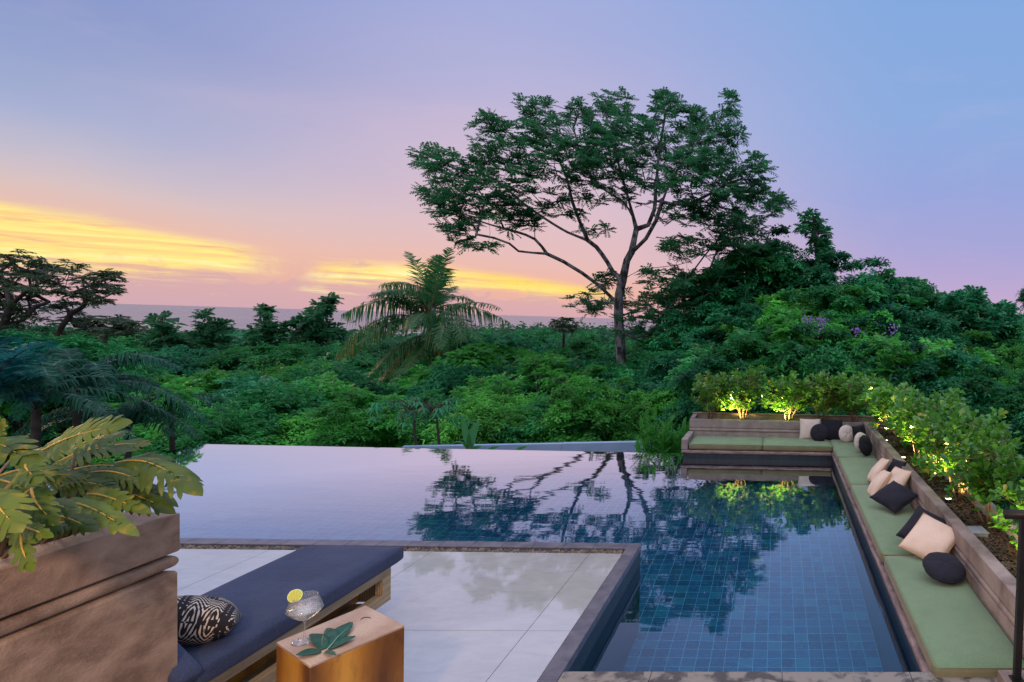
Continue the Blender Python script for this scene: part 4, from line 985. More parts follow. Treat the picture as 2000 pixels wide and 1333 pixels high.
FR = [ # base, control, end px + depth
 (c0, (850, 545), (880, 486), 0, -.5, 'palm_leaf', .10, .7), (c0, (846, 540), (856, 500), .5, 1.0, 'palm_leaf', .1, .6), (c0, (838, 545), (796, 494), .5, 1.0, 'palm_leaf', .15, .8),
 (c0, (822, 530), (745, 558), 0, .5, 'palm_leaf', .95, 1.15), (c0, (805, 545), (738, 575), -1, -2.5, 'palm_leaf', .6, .9), (c0, (775, 560), (672, 612), 0, -1, 'palm_leaf', 1.0, 1.3),
 (c1, (765, 570), (660, 690), -1, -1.5, 'palm_leaf', 1.05, 1.3), (c1, (790, 590), (700, 672), -1, -3, 'palm_leaf', .8, .9), (c1, (740, 585), (664, 700), 0, 1.5, 'palm_dry', .85, .9),
 (c0, (870, 560), (925, 590), 1, 2.5, 'palm_leaf', .4, .8), (c0, (880, 570), (992, 628), .5, 1.5, 'palm_leaf', .95, 1.1), (c0, (885, 590), (940, 670), -1, -2, 'palm_leaf', .9, 1.1),
 (c1, (880, 590), (905, 665), -1, -3, 'palm_leaf', 1.0, 1.1), (c1, (835, 585), (800, 640), -2, -4.5, 'palm_leaf', .9, .8), (c0, (860, 580), (890, 560), 2, 3.5, 'palm_leaf', .3, .7),
 (c0, (815, 570), (770, 600), 2, 4, 'palm_leaf', .6, .8), (c1, (870, 600), (860, 680), -2, -4, 'palm_leaf', 1.0, .9),
 (c2, (790, 670), (700, 800), -.5, -2, 'palm_dry', .9, .75), (c2, (815, 690), (790, 790), -.5, -3, 'palm_dry', .9, .7), (c2, (850, 700), (838, 790), -.5, -3.5, 'palm_dry', .9, .7),
 (c2, (780, 655), (720, 735), -1, -2, 'palm_leaf', 1.0, .9), (c2, (835, 680), (765, 745), -1, -4, 'palm_leaf', 1.0, .8), (c2, (870, 660), (890, 740), 0, -2, 'palm_dry', .9, .7)]
_r = random.Random(77)
for k in range(5):
    a = _r.uniform(-.2, PI+.2); ln = _r.uniform(110, 160); ex, ey = math.cos(a)*ln, -math.sin(a)*ln*.72+_r.uniform(10, 60)
    FR.append((c1, (838+ex*.5, 612+ey*.5-42), (838+ex, 612+ey), _r.uniform(-1, 1), _r.uniform(-3.5, 3.5), 'palm_leaf', _r.uniform(.5, .95), _r.uniform(.75, 1.0)))
palm('coconut_palm', 'leaning coconut palm with arching fronds and yellowing lower ones before the sunset',
     [(p3(*a), p3(*b, d1), p3(*c, d2), mk, hg, ll) for a, b, c, d1, d2, mk, hg, ll in FR], None, [], 1.5, .075, 56, rib_r=.035)
_pe = COL.objects['coconut_palm']
MB().tube([at(842, 602, DP), at(848, 680, DP), at(856, 740, DP), at(858, 830, DP), at(862, 940, DP)], [.20, .19, .2, .22, .28], 10).build('trunk', M['bark'], _pe, smooth=True)
MB().tube([at(840, 590, DP), at(840, 615, DP), at(841, 640, DP)], [.12, .32, .2], 8).build('crown_shaft', M['palm_dry'], _pe, smooth=True)
# palms beyond the left end of the pool
def rosette(c, n, L, z_up, seed, mk, hang=.6, tilt=None, ll=1.0):
    rs = np.random.default_rng(seed); out = []
    for k in range(n):
        a = 2*PI*k/n+rs.uniform(-.25, .25); u = rs.uniform(.3, 1.0); l = L*rs.uniform(.8, 1.1)
        d = np.array([math.cos(a), math.sin(a), 0]); b = c+d*l*.35*u+np.array([0, 0, l*(.75-.35*u)]); e_ = c+d*l*(.5+.45*u)+np.array([0, 0, l*(.85-1.25*u)*z_up])
        out.append((c, b, e_, mk, hang, ll))
    return out
c = at(150, 790, 12.5); palm('areca_palm', 'dark feathery palm behind the planter plants at the left edge of the pool', rosette(c, 15, 2.6, .7, 5, 'areca'), [tuple(c), (c[0], c[1], -6)], [.055, .09], .46, .036, 60, rib_r=.016, ribmat='bark')
c = at(70, 800, 11.0); palm('areca_palm', 'lower dark feathery palm at the far left, fronds drooping towards the planter', rosette(c, 12, 2.1, .7, 8, 'areca'), [tuple(c), (c[0], c[1], -6)], [.055, .09], .42, .034, 54, rib_r=.014, ribmat='bark')
c = at(250, 850, 13.5); palm('areca_palm', 'feathery palm whose fronds hang just left of the pool corner', rosette(c, 12, 2.2, .6, 11, 'areca'), [tuple(c), (c[0], c[1], -6)], [.05, .08], .42, .034, 54, rib_r=.014, ribmat='bark')
c = at(-40, 790, 10.0); fr_ = []
for i, (px, py, cx__, cy__) in enumerate(((92, 668, 0, 690), (60, 700, -10, 700), (75, 735, 10, 730), (20, 660, -30, 680), (60, 780, 20, 750), (-30, 650, -50, 700))):
    fr_.append((c, at(cx__, cy__, 9.8+.2*i), at(px, py, 9.6+.25*i), 'palm_blue', .30, 1.0))
palm('blue_palm', 'blue-green palm with stiff fronds at the left frame edge', fr_, [tuple(c), (c[0], c[1], -6)], [.055, .09], .50, .032, 60, rib_r=.02, ribmat='bark')

# fern-like bush beside the left end of the bench, growing below the pool edge
rs_ = np.random.default_rng(44); qs = []; m_ = MB(); cb = np.array([-2.30, 12.75, -1.4])
for k in range(64):
    a = rs_.uniform(0, 2*PI); r_ = rs_.uniform(.1, .68); h_ = rs_.uniform(1.0, 1.95)-r_*.3
    b_ = cb+[.15*math.cos(a), .12*math.sin(a), 0]; e_ = cb+[r_*math.cos(a), r_*.7*math.sin(a), h_]; mid_ = (b_+e_)/2+[0, 0, .15]
    qd, rb = frond(b_, mid_, e_, 52, .12, .014, .5, .7, seed=k, twist=rs_.uniform(-1, 1)); keep = qd[:, 0, 2] > -1.0; qs.append(qd[keep]); m_.tube(rb, np.linspace(.010, .002, 10), 4)
    for j in range(7):
        u = rs_.uniform(.35, .95); p0 = bez(b_, mid_, e_, [u])[0]; dd = unit(rs_.normal(0, 1, 3)*[1, .8, .3]+[0, 0, .9])*rs_.uniform(.18, .34)
        qd, rb = frond(p0, p0+dd*.5, p0+dd, 20, .075, .013, .5, .7, seed=k*9+j); qs.append(qd); m_.tube(rb[::3], .0025, 3)
fb = empty('feathery_bush', (0, 0, 0), label='bright green feathery bush growing beside the left end of the far bench', cat='bush')
link('foliage', quads_mesh('feathery', np.concatenate(qs)), M['fern_leaf'], fb); m_.build('stems', M['bark_dark'], fb, smooth=True)
# banana plant and two cassava-like saplings against the pale wall
bn = empty('banana_plant', label='young banana plant with broad pale leaves in front of the low blue-white wall', cat='plant')
q = []; 
def broad(q, a, b, c, w_, n=14):
    P = bez(np.array(a), np.array(b), np.array(c), np.linspace(0, 1, n)); T = unit(np.gradient(P, axis=0)); S = unit(np.cross(T, [0, .35, 1.])); 
    ww_ = w_*np.sin(PI*np.clip(np.linspace(0, 1, n)*.9+.08, 0, 1))**.5
    for i in range(n-1):
        for s_ in (-1, 1): q.append([P[i], P[i]+s_*S[i]*ww_[i]-[0, 0, ww_[i]*.35], P[i+1]+s_*S[i+1]*ww_[i+1]-[0, 0, ww_[i+1]*.35], P[i+1]])
Yb = 13.4
for a, b, c in (((918, 880), (912, 850), (903, 815)), ((918, 880), (918, 845), (935, 822)), ((918, 885), (905, 850), (880, 868)), ((918, 885), (935, 860), (948, 876)), ((950, 885), (962, 868), (975, 872)), ((1010, 880), (1020, 868), (1030, 872))):
    broad(q, at(*a, Yb), at(*b, Yb-.1), at(*c, Yb-.2), .085 if c[1] < 850 else .07)
link('leaves', quads_mesh('banana_leaves', np.array(q), np.full(len(q), .6)), mat_leaf('banana_leaf', (.03, .13, .04), (.07, .26, .09), .35), bn)
m_ = MB(); m_.tube([at(919, 950, Yb), at(918, 880, Yb), at(917, 868, Yb)], [.06, .05, .03], 8); m_.build('stem', M['stem_tan'], bn, smooth=True)
def cassava(px, py, D_, base_py, sd_, label):
    e = empty('cassava_sapling', label=label, cat='sapling', group='cassava-like saplings behind the pool'); rs = np.random.default_rng(sd_); top = at(px, py, D_); bot = at(px+6, base_py, D_)
    m_ = MB(); m_.tube([bot, (top+bot)/2+[.05, 0, 0], top], [.045, .035, .02], 6); Q = []
    for k in range(26):
        a = rs.uniform(0, 2*PI); r_ = rs.uniform(.25, .85); h_ = rs.uniform(-.25, .35); p_ = top+[r_*math.cos(a), r_*math.sin(a), h_]
        m_.tube([top, (top+p_)/2+[0, 0, .12], p_], [.01, .007, .004], 4, cap=False)
        n = 7; aa = np.linspace(0, 2*PI, n, endpoint=False)+rs.uniform(0, 1); D = np.stack([np.cos(aa), np.sin(aa), np.full(n, -.55)], 1)
        Q.append(leaf_quads(np.tile(p_, (n, 1)), D, np.tile([0, 0, 1.], (n, 1)), .20, .05, .1, .35))
    link('foliage', quads_mesh('cassava_leaves', np.concatenate(Q)), M['jungle_c'], e); m_.build('stems', M['bark_dark'], e, smooth=True)
cassava(806, 800, 14.6, 960, 1, 'left of two drooping star-leaved saplings behind the infinity edge below the palm')
cassava(852, 806, 15.2, 960, 2, 'right of two drooping star-leaved saplings behind the infinity edge below the palm')

# ================================================================== TREES WITH A VISIBLE SKELETON
def skeleton_tree(name, label, cat, D0, limbs, blobs, leafmat, leaf=.20, fl=.62, nfr=6, dens=1.0, base=None, seed=1, r0=.32, flat=.35, tipw=.012, step=.6, pairs=7, barkm='bark', group=None, wratio=.33, dspread=4.5, elm=.18, bry=1.0):
    rs = np.random.default_rng(seed); nodes = []; par = []
    def addnode(p, q_): nodes.append(np.array(p, float)); par.append(q_); return len(nodes)-1
    def nearest(p, lo=0):
        A = np.array(nodes); return int(np.argmin(np.sum((A-p)**2, 1)))
    first = True
    for lb in limbs:
        pts = [at(x_, y_, D0+dy) for x_, y_, dy in lb]
        if first: cur = addnode(pts[0], -1); first = False
        else: cur = nearest(pts[0])
        # catmull resample
        P = [nodes[cur]]+pts[1:]
        for i in range(len(P)-1):
            pa, pb, pc, pd = P[max(0, i-1)], P[i], P[i+1], P[min(len(P)-1, i+2)]; m = max(1, int(np.linalg.norm(pc-pb)/step))
            for k in range(1, m+1):
                t = k/m; cur = addnode(.5*((2*pb)+(-pa+pc)*t+(2*pa-5*pb+4*pc-pd)*t*t+(-pa+3*pb-3*pc+pd)*t**3), cur)
    nl = len(nodes)
    T = []
    for bx, by, rx, ry, n in blobs:
        d0 = rs.uniform(-1, 1)*dspread
        for k in range(int(n*dens)):
            while True:
                a, b = rs.uniform(-1, 1, 2)
                if a*a+b*b < 1: break
            T.append(at(bx+a*rx, by+b*ry*bry, D0+d0+rs.normal(0, .9)))
    T = np.array(T); A = np.array(nodes); dd = np.array([np.min(np.sum((A[3:]-p)**2, 1)) for p in T]); order = np.argsort(dd); tips = []
    for i in order:
        p = T[i]; k = nearest(p); b = nodes[k]; L = np.linalg.norm(p-b)
        if L < .12: tips.append((k, unit(p-b))); continue
        m = max(1, int(L/(step*.85))); cur = k; sag = rs.normal(0, .07*L, 3); sag[2] -= .06*L
        for j in range(1, m+1):
            t = j/m; cur = addnode(b+(p-b)*t+sag*math.sin(PI*t)+(rs.normal(0, .03*L, 3) if j < m else 0), cur)
        tips.append((cur, unit(p-b)))
    cnt = np.zeros(len(nodes)); 
    for k, _ in tips: cnt[k] += 1
    for i in range(len(nodes)-1, 0, -1): cnt[par[i]] += max(cnt[i], .3) if True else 0
    tot = cnt[0]; rad = np.maximum(tipw, r0*(cnt/tot)**.52)
    m_ = MB()
    for i in range(1, len(nodes)):
        p = par[i]; a, b = nodes[p], nodes[i]; ra = min(rad[p], rad[i]*1.35); ex = (b-a)*.04; n_ = 9 if rad[i] > .08 else (5 if rad[i] > .03 else 3)
        m_.tube([a-ex, b+ex], [ra, rad[i]], n_, cap=False)
    e = empty(name, label=label, cat=cat, group=group)
    Q = []; K = [k for k, _ in tips]; Dn = np.array([d for _, d in tips]); C = np.array([nodes[k] for k in K]); n = len(C)
    for f in range(nfr):
        a = rs.uniform(0, 2*PI, n); el_ = rs.normal(elm, flat, n); d = np.stack([np.cos(a)*np.cos(el_), np.sin(a)*np.cos(el_), np.sin(el_)], 1)+Dn*.35; d = unit(d)
        Lf = fl*rs.uniform(.7, 1.2, n)[:, None]; S = unit(np.cross(d, [0, 0, 1.])); N = unit(np.cross(S, d))
        for j in range(pairs):
            t = (j+1)/pairs; P = C+d*Lf*t-np.array([0, 0, 1.])*Lf*.22*t*t
            for sg in (-1, 1):
                D = unit(S*sg+d*.55-N*.12+rs.normal(0, .1, (n, 3)))
                Q.append(leaf_quads(P, D, N+rs.normal(0, .2, (n, 3)), leaf*(.7+.5*math.sin(PI*t*.85))*rs.uniform(.85, 1.15, n), leaf*wratio, .1, .2))
    link('crown', quads_mesh(name+'_crown', np.concatenate(Q)), M[leafmat], e)
    m_.build('trunk', M[barkm], e, smooth=True)
    return e
LB = [
 [(1222, 960, 0), (1219, 800, 0), (1216, 745, 0), (1212, 680, 0), (1208, 620, 0), (1209, 575, 0), (1216, 548, 0), (1224, 510, 0), (1234, 492, 0)],
 [(1208, 590, 0), (1169, 557, -.3), (1136, 533, -.8), (1100, 511, -1.2), (1068, 496, -1.6), (1040, 494, -2), (1013, 491, -2.4), (995, 476, -2.8), (965, 465, -3.2), (930, 458, -3.6)],
 [(1068, 496, -1.6), (1045, 468, -1), (1005, 452, -.4), (960, 440, 0), (900, 420, .4)],
 [(1216, 548, 0), (1197, 532, .3), (1186, 512, .7), (1165, 483, 1.2), (1148, 470, 1.5), (1108, 454, 2), (1062, 426, 2.6), (1015, 392, 3), (965, 350, 3.3), (900, 330, 3.5)],
 [(1148, 470, 1.5), (1131, 430, 1), (1117, 392, .4), (1106, 345, 0), (1080, 290, -.5), (1052, 240, -1)],
 [(1234, 492, 0), (1240, 462, .5), (1243, 448, .9), (1237, 425, 1.4), (1214, 392, 2), (1172, 366, 2.5), (1140, 320, 3), (1120, 250, 3.3)],
 [(1234, 492, 0), (1262, 466, -.6), (1281, 432, -1.1), (1293, 395, -1.5), (1312, 350, -2), (1345, 300, -2.5), (1390, 240, -3)],
 [(1293, 395, -1.5), (1340, 400, -2.2), (1395, 375, -2.8), (1450, 350, -3.3), (1500, 390, -3.8)],
 [(1243, 448, .9), (1266, 440, 1.4), (1278, 410, 1.8), (1282, 350, 2.2), (1290, 280, 2.6), (1300, 220, 3)],
 [(1237, 425, 1.4), (1222, 370, .6), (1205, 310, 0), (1196, 240, -.5)],
 [(1220, 545, 0), (1250, 528, -.5), (1300, 521, -1), (1345, 512, -1.5), (1390, 480, -2), (1440, 440, -2.4), (1490, 430, -2.8)],
 [(1212, 660, 0), (1240, 659, -.3), (1268, 655, -.8), (1288, 630, -1.2), (1306, 595, -1.4), (1330, 562, -1.6), (1350, 535, -1.8), (1376, 500, -2), (1410, 460, -2), (1450, 410, -2)],
 [(1330, 562, -1.6), (1360, 556, -2), (1385, 530, -2.3), (1400, 490, -2.5)],
 [(1209, 590, 0), (1175, 590, .4), (1140, 585, .8), (1120, 592, 1)],
 [(1212, 610, 0), (1245, 605, .5), (1290, 590, 1), (1340, 580, 1.4)],
]
BL = [(1040, 212, 30, 26, 9), (1065, 255, 48, 30, 14), (1125, 222, 28, 22, 8), (1195, 205, 34, 24, 9), (1205, 255, 60, 34, 18), (1300, 200, 32, 22, 9), (1330, 245, 62, 34, 20), (1422, 210, 20, 26, 6), (1395, 275, 55, 42, 20),
 (960, 245, 32, 22, 8), (972, 300, 62, 34, 18), (852, 312, 40, 20, 9), (905, 340, 62, 30, 18), (845, 382, 30, 15, 6), (905, 405, 66, 30, 18), (895, 452, 42, 22, 10), (980, 368, 66, 38, 20), (1010, 425, 60, 26, 14),
 (1095, 320, 78, 44, 22), (1185, 325, 78, 46, 24), (1275, 320, 78, 50, 28), (1370, 340, 78, 48, 28), (1450, 345, 50, 46, 20), (1460, 408, 58, 44, 20), (1518, 398, 22, 20, 6), (1395, 415, 56, 36, 16), (1425, 470, 56, 36, 16),
 (1330, 420, 60, 28, 9), (1232, 385, 66, 28, 9), (1110, 398, 56, 24, 8), (1475, 460, 44, 42, 12), (1350, 485, 60, 22, 9), (1150, 592, 42, 20, 10), (1262, 592, 58, 30, 16), (1330, 582, 48, 22, 9), (1250, 636, 44, 26, 10), (1180, 545, 34, 12, 5), (1170, 452, 40, 12, 3), (1300, 540, 50, 18, 6), (930, 480, 30, 10, 3),
 (1150, 280, 50, 30, 10), (1020, 300, 40, 30, 8), (1240, 270, 40, 30, 8)]
skeleton_tree('rain_tree', 'tall spreading rain tree with a wide umbrella crown and pale forked limbs', 'tree', 33.0, LB, BL, 'rain_leaf', seed=4, r0=.26, dens=2.0, leaf=.185, wratio=.36, fl=.55, elm=.38, nfr=7, tipw=.009)
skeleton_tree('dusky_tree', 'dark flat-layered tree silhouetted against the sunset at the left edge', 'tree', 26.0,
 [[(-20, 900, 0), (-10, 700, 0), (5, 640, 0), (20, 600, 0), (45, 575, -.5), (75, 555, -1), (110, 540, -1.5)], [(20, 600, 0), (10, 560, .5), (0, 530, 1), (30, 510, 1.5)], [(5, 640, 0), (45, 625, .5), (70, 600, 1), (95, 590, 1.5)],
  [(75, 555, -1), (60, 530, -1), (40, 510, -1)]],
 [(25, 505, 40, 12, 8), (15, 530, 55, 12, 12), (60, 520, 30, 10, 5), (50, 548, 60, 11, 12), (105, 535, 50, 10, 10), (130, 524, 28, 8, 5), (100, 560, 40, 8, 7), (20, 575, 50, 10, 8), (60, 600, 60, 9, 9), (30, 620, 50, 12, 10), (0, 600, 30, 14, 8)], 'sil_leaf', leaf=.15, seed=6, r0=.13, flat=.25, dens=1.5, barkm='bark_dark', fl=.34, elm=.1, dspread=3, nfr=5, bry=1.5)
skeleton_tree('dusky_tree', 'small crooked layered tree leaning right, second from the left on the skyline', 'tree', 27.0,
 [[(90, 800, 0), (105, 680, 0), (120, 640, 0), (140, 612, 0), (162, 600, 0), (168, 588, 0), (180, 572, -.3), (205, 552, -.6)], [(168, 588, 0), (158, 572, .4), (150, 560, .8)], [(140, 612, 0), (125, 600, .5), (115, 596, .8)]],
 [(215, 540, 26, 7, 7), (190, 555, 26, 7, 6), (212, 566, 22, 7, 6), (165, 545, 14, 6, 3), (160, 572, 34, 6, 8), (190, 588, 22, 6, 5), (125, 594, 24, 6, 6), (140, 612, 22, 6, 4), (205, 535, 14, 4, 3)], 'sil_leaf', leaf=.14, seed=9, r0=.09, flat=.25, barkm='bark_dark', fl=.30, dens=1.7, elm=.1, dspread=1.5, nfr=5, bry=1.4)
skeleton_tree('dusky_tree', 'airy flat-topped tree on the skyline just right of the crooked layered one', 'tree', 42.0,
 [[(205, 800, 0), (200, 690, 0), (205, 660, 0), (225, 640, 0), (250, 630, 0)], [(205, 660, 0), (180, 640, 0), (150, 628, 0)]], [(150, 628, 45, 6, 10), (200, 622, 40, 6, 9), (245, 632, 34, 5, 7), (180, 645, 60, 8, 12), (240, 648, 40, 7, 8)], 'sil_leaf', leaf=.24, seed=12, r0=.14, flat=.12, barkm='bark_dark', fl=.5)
for i, (lb, bl, lab) in enumerate((
 ([(330, 760, 0), (326, 690, 0), (322, 650, 0), (312, 628, 0)], [(325, 650, 22, 12, 7), (312, 628, 14, 10, 5), (330, 665, 30, 8, 6), (325, 672, 42, 13, 15), (325, 690, 50, 12, 12)], 'slender pointed tree on the skyline, leftmost of four over the sea'),
 ([(425, 760, 0), (420, 680, 0), (412, 640, 0), (402, 612, 0)], [(410, 640, 24, 12, 8), (402, 615, 8, 6, 3), (432, 640, 12, 10, 4), (380, 655, 16, 6, 3), (420, 672, 42, 13, 15), (420, 690, 50, 12, 12)], 'second slender tree from the left over the sea, with a tufted tip'),
 ([(520, 760, 0), (518, 680, 0), (515, 640, 0), (516, 606, 0)], [(516, 605, 10, 6, 4), (522, 632, 12, 14, 7), (500, 655, 22, 8, 6), (536, 650, 16, 7, 4), (518, 672, 42, 13, 15), (518, 690, 50, 12, 12)], 'slender upright tree with a knob-like top, third from the left over the sea'),
 ([(560, 780, 0), (565, 680, 0), (590, 640, 0), (622, 608, 0), (648, 584, 0)], [(645, 586, 10, 6, 5), (628, 602, 16, 9, 8), (605, 622, 20, 11, 10), (585, 640, 26, 12, 12), (630, 640, 26, 12, 10), (655, 650, 16, 9, 5), (600, 672, 42, 13, 15), (600, 690, 50, 12, 12)], 'slanting tree with a long leafy arm pointing up to the right over the sea'))):
    skeleton_tree('slender_tree', lab, 'tree', 58.0, [lb], bl, 'rain_leaf', leaf=.34, seed=20+i, r0=.2, fl=.7, flat=.5, dens=1.5, barkm='bark_dark', dspread=.8, nfr=6, wratio=.45, group='slender trees on the skyline')
skeleton_tree('cecropia_sapling', 'umbrella-leaved sapling standing against the sea between palm and rain tree', 'tree', 44.0, [[(1095, 760, 0), (1100, 680, 0), (1102, 645, 0)]], [(1102, 628, 14, 4, 4), (1095, 640, 14, 4, 3), (1112, 638, 10, 4, 3)], 'sil_leaf', leaf=.38, seed=31, r0=.09, fl=.4, dspread=.5, pairs=3, barkm='bark_dark')
skeleton_tree('tufted_tree', 'narrow leafy treetop rising above the vine-covered mass on the right', 'tree', 31.5, [[(1600, 700, 0), (1598, 560, 0), (1596, 500, 0), (1592, 455, 0), (1590, 425, 0)]],
 [(1585, 425, 20, 12, 8), (1600, 445, 20, 16, 10), (1575, 445, 16, 14, 6), (1595, 475, 22, 16, 10), (1615, 478, 12, 10, 3)], 'jungle_c', leaf=.26, seed=33, r0=.12, fl=.3, dspread=.5, pairs=3, flat=.6, wratio=.45)
skeleton_tree('bare_twig_shrub', 'leafless thin twigs poking out of the vine mass top against the pink sky', 'shrub', 27.0, [[(1700, 600, 0), (1712, 560, 0), (1722, 528, 0)], [(1712, 560, 0), (1735, 545, 0), (1745, 540, 0)], [(1712, 565, 0), (1702, 545, 0), (1698, 535, 0)]],
 [(1735, 560, 14, 8, 2)], 'jungle_c', leaf=.15, seed=35, r0=.02, fl=.2, dspread=.3, pairs=2, nfr=3, tipw=.008)

# ================================================================== JUNGLE
def crown_mesh(name, seed, R, nc, per, L, Wd, zs=.85, zmin=-.35, rc=.24, k=4):
    global rng
    rng = np.random.default_rng(seed)
    C = rdir(nc, zmin)*R*rng.uniform(.45, 1.08, nc)[:, None]; C[:, 2] *= zs
    lob = rdir(7, -.1)*R*.5; lob[:, 2] *= .8; g_ = rng.integers(0, 7, nc); C = C*.72+lob[g_]*.8
    q_ = np.linalg.norm(C/[1, 1, zs], axis=1, keepdims=True); C *= np.minimum(1, .84*R/q_)
    rcs = R*rc*rng.uniform(.55, 1.25, nc)
    ns = 13; idx = np.repeat(np.arange(nc), ns)                       # drooping sprays per clump
    d0 = rdir(len(idx), -.15); outc = unit(C+np.array([0, 0, .25]))
    d0 = unit(d0*[1, 1, .75]+outc[idx]*.55); Ls = rcs[idx]*rng.uniform(.65, 1.25, len(idx))
    m = max(4, per//ns); j = np.tile(np.arange(m), len(idx)); sp = np.repeat(np.arange(len(idx)), m); n = len(sp); tt = (j+1)/m
    sd = unit(np.cross(d0, [0, 0, 1.]))[sp]*np.where(j % 2 == 0, 1, -1)[:, None]
    P = C[idx][sp]+d0[sp]*(Ls[sp]*tt)[:, None]; P[:, 2] -= Ls[sp]*tt**2*.55
    P += rng.normal(0, .04*R/4, (n, 3))
    D = unit(d0[sp]*.55+sd*.75+np.array([0, 0, -.35])+rng.normal(0, .28, (n, 3))); N = unit(d0[sp]*.35+np.array([0, 0, .9])+rng.normal(0, .35, (n, 3)))
    tint = np.clip(rng.random(n)*.34+(rng.random(nc)**1.6*.6)[idx][sp]+tt*.22-.10, 0, 1)
    return quads_mesh(name, leaf_quads(P, D, N, L*rng.uniform(.7, 1.25, n), Wd*rng.uniform(.8, 1.15, n), .12, .15, k), tint)
NEAR = [crown_mesh('dense_crown', 201, 4, 120, 210, .25, .10, rc=.25), crown_mesh('dense_crown_b', 202, 4, 95, 250, .32, .085, zs=.95, rc=.28), crown_mesh('loose_crown', 203, 4, 150, 160, .21, .11, rc=.21), crown_mesh('layered_crown', 204, 4, 90, 260, .28, .08, zs=.75, rc=.30),
        crown_mesh('broadleaf_crown', 205, 4, 90, 80, .52, .24, rc=.24), crown_mesh('feathery_crown', 206, 4, 110, 330, .22, .05, rc=.30)]
DRAPE = [crown_mesh('draped_crown', 211, 4, 170, 200, .26, .10, zs=1.1, zmin=-.9, rc=.23), crown_mesh('draped_crown_b', 212, 4, 150, 220, .23, .11, zs=1.2, zmin=-.95, rc=.25)]
FAR = [crown_mesh('far_crown', 221, 8, 120, 130, .55, .22, zs=.75, zmin=-.1, rc=.22), crown_mesh('far_crown_b', 222, 8, 100, 150, .62, .20, zs=.85, zmin=-.1, rc=.25)]
def trunk_mesh(h, r, seed):
    rs = random.Random(seed); m_ = MB(); p = [(0, 0, -h), (rs.uniform(-.3, .3), rs.uniform(-.3, .3), -h*.5), (rs.uniform(-.3, .3), rs.uniform(-.3, .3), 0)]; m_.tube(p, [r, r*.8, r*.6], 8)
    for k in range(5):
        a = rs.uniform(0, 6.28); m_.tube([p[1] if k < 2 else (0, 0, -1), (math.cos(a)*.9, math.sin(a)*.9, .3), (math.cos(a)*2.1, math.sin(a)*2.1, 1.4)], [r*.45, r*.3, r*.1], 5)
    return m_.mesh('jungle_trunk', True)
TRK = [trunk_mesh(6.5, .16, 1), trunk_mesh(6.5, .2, 2)]
ORD = ['first', 'second', 'third', 'fourth', 'fifth', 'sixth', 'seventh', 'eighth', 'ninth', 'tenth', 'eleventh', 'twelfth', 'thirteenth', 'fourteenth', 'fifteenth', 'sixteenth', 'seventeenth', 'eighteenth', 'nineteenth', 'twentieth', 'twenty-first', 'twenty-second']
def tree_row(rows, name, where, group, variants, mats, R0=4.0, cat='tree', zf=1.0):
    rows = sorted(rows, key=lambda t: t[0]); dpx = {8.0: 20, 4.0: 12 if zf == 1.0 else -4}[float(R0)]
    for i, (px, top, D_, R) in enumerate(rows):
        rs = random.Random(int(px*13+D_*7)); am = 20 if (R0 == 4.0 and zf == 1.0) else 9; zf_ = zf*rs.uniform(.92, 1.25) if am == 20 else zf
        c = at(px, top-dpx+rs.uniform(-am, am), D_); v = variants[rs.randrange(len(variants))]; s = R/R0; mk = mats[rs.randrange(len(mats))]
        adj = {'jungle_a': 'deep green', 'jungle_b': 'fresh green', 'jungle_c': 'bluish green', 'jungle_far': 'dull green'}[mk]
        e = empty(name, (c[0], c[1], c[2]-R*.86*zf_), (0, 0, rs.uniform(0, 6.28)), f'{adj} {where[0]}, {ORD[i]} from the left {where[1]}', cat, group); e.scale = (s*.95, s*.95, s*zf_)
        o = link('crown', v, None, e)
        if not v.materials: v.materials.append(M[mk])
        o.material_slots[0].link = 'OBJECT'; o.material_slots[0].material = M[mk]
        link('trunk', TRK[i % 2], M['bark_dark'], e)
A, B, Cc = 'jungle_a', 'jungle_b', 'jungle_c'
tree_row([(20, 655, 92, 8), (110, 648, 100, 9), (205, 652, 90, 8), (290, 668, 84, 7), (370, 660, 88, 7.5), (455, 664, 92, 8), (545, 668, 86, 7), (640, 666, 92, 8), (735, 655, 95, 8), (960, 652, 96, 7), (1040, 655, 88, 7), (1120, 658, 92, 7), (1190, 655, 88, 7), (1290, 640, 80, 7), (1360, 632, 78, 7)],
  'canopy_tree', ('rounded canopy', 'along the farthest skyline row'), 'far canopies below the sea line', FAR, ['jungle_far', A], R0=8)
tree_row([(-20, 700, 46, 5), (80, 690, 52, 5.5), (165, 680, 48, 5), (260, 688, 52, 5.5), (350, 692, 46, 5), (440, 688, 50, 5), (530, 676, 48, 5), (615, 672, 50, 5), (700, 690, 46, 5), (930, 672, 50, 5), (1010, 668, 52, 5), (1090, 676, 48, 4.5), (1160, 682, 46, 4.5), (1250, 676, 50, 5), (1330, 652, 48, 5), (1400, 640, 46, 4.5)],
  'jungle_tree', ('bushy tree', 'in the middle row under the skyline'), 'middle row of jungle trees', NEAR, [A, A, Cc])
tree_row([(-40, 650, 23, 2.8), (40, 660, 24, 2.6), (110, 672, 25, 2.6), (180, 680, 34, 3.4), (-60, 740, 30, 3.8), (200, 742, 30, 4), (300, 730, 32, 4), (395, 738, 29, 3.6), (490, 752, 30, 3.8), (580, 732, 31, 4), (645, 748, 29, 3.6), (735, 812, 28, 3.4), (830, 815, 28, 3.2), (915, 716, 30, 3.4), (960, 690, 33, 4), (1040, 702, 31, 3.8), (1120, 716, 29, 3.4), (1175, 730, 31, 3.4), (1280, 700, 34, 4), (1345, 692, 30, 3.6)],
  'jungle_tree', ('leafy tree', 'in the row halfway down to the pool'), 'nearer row of jungle trees', NEAR, [A, B, B, Cc])
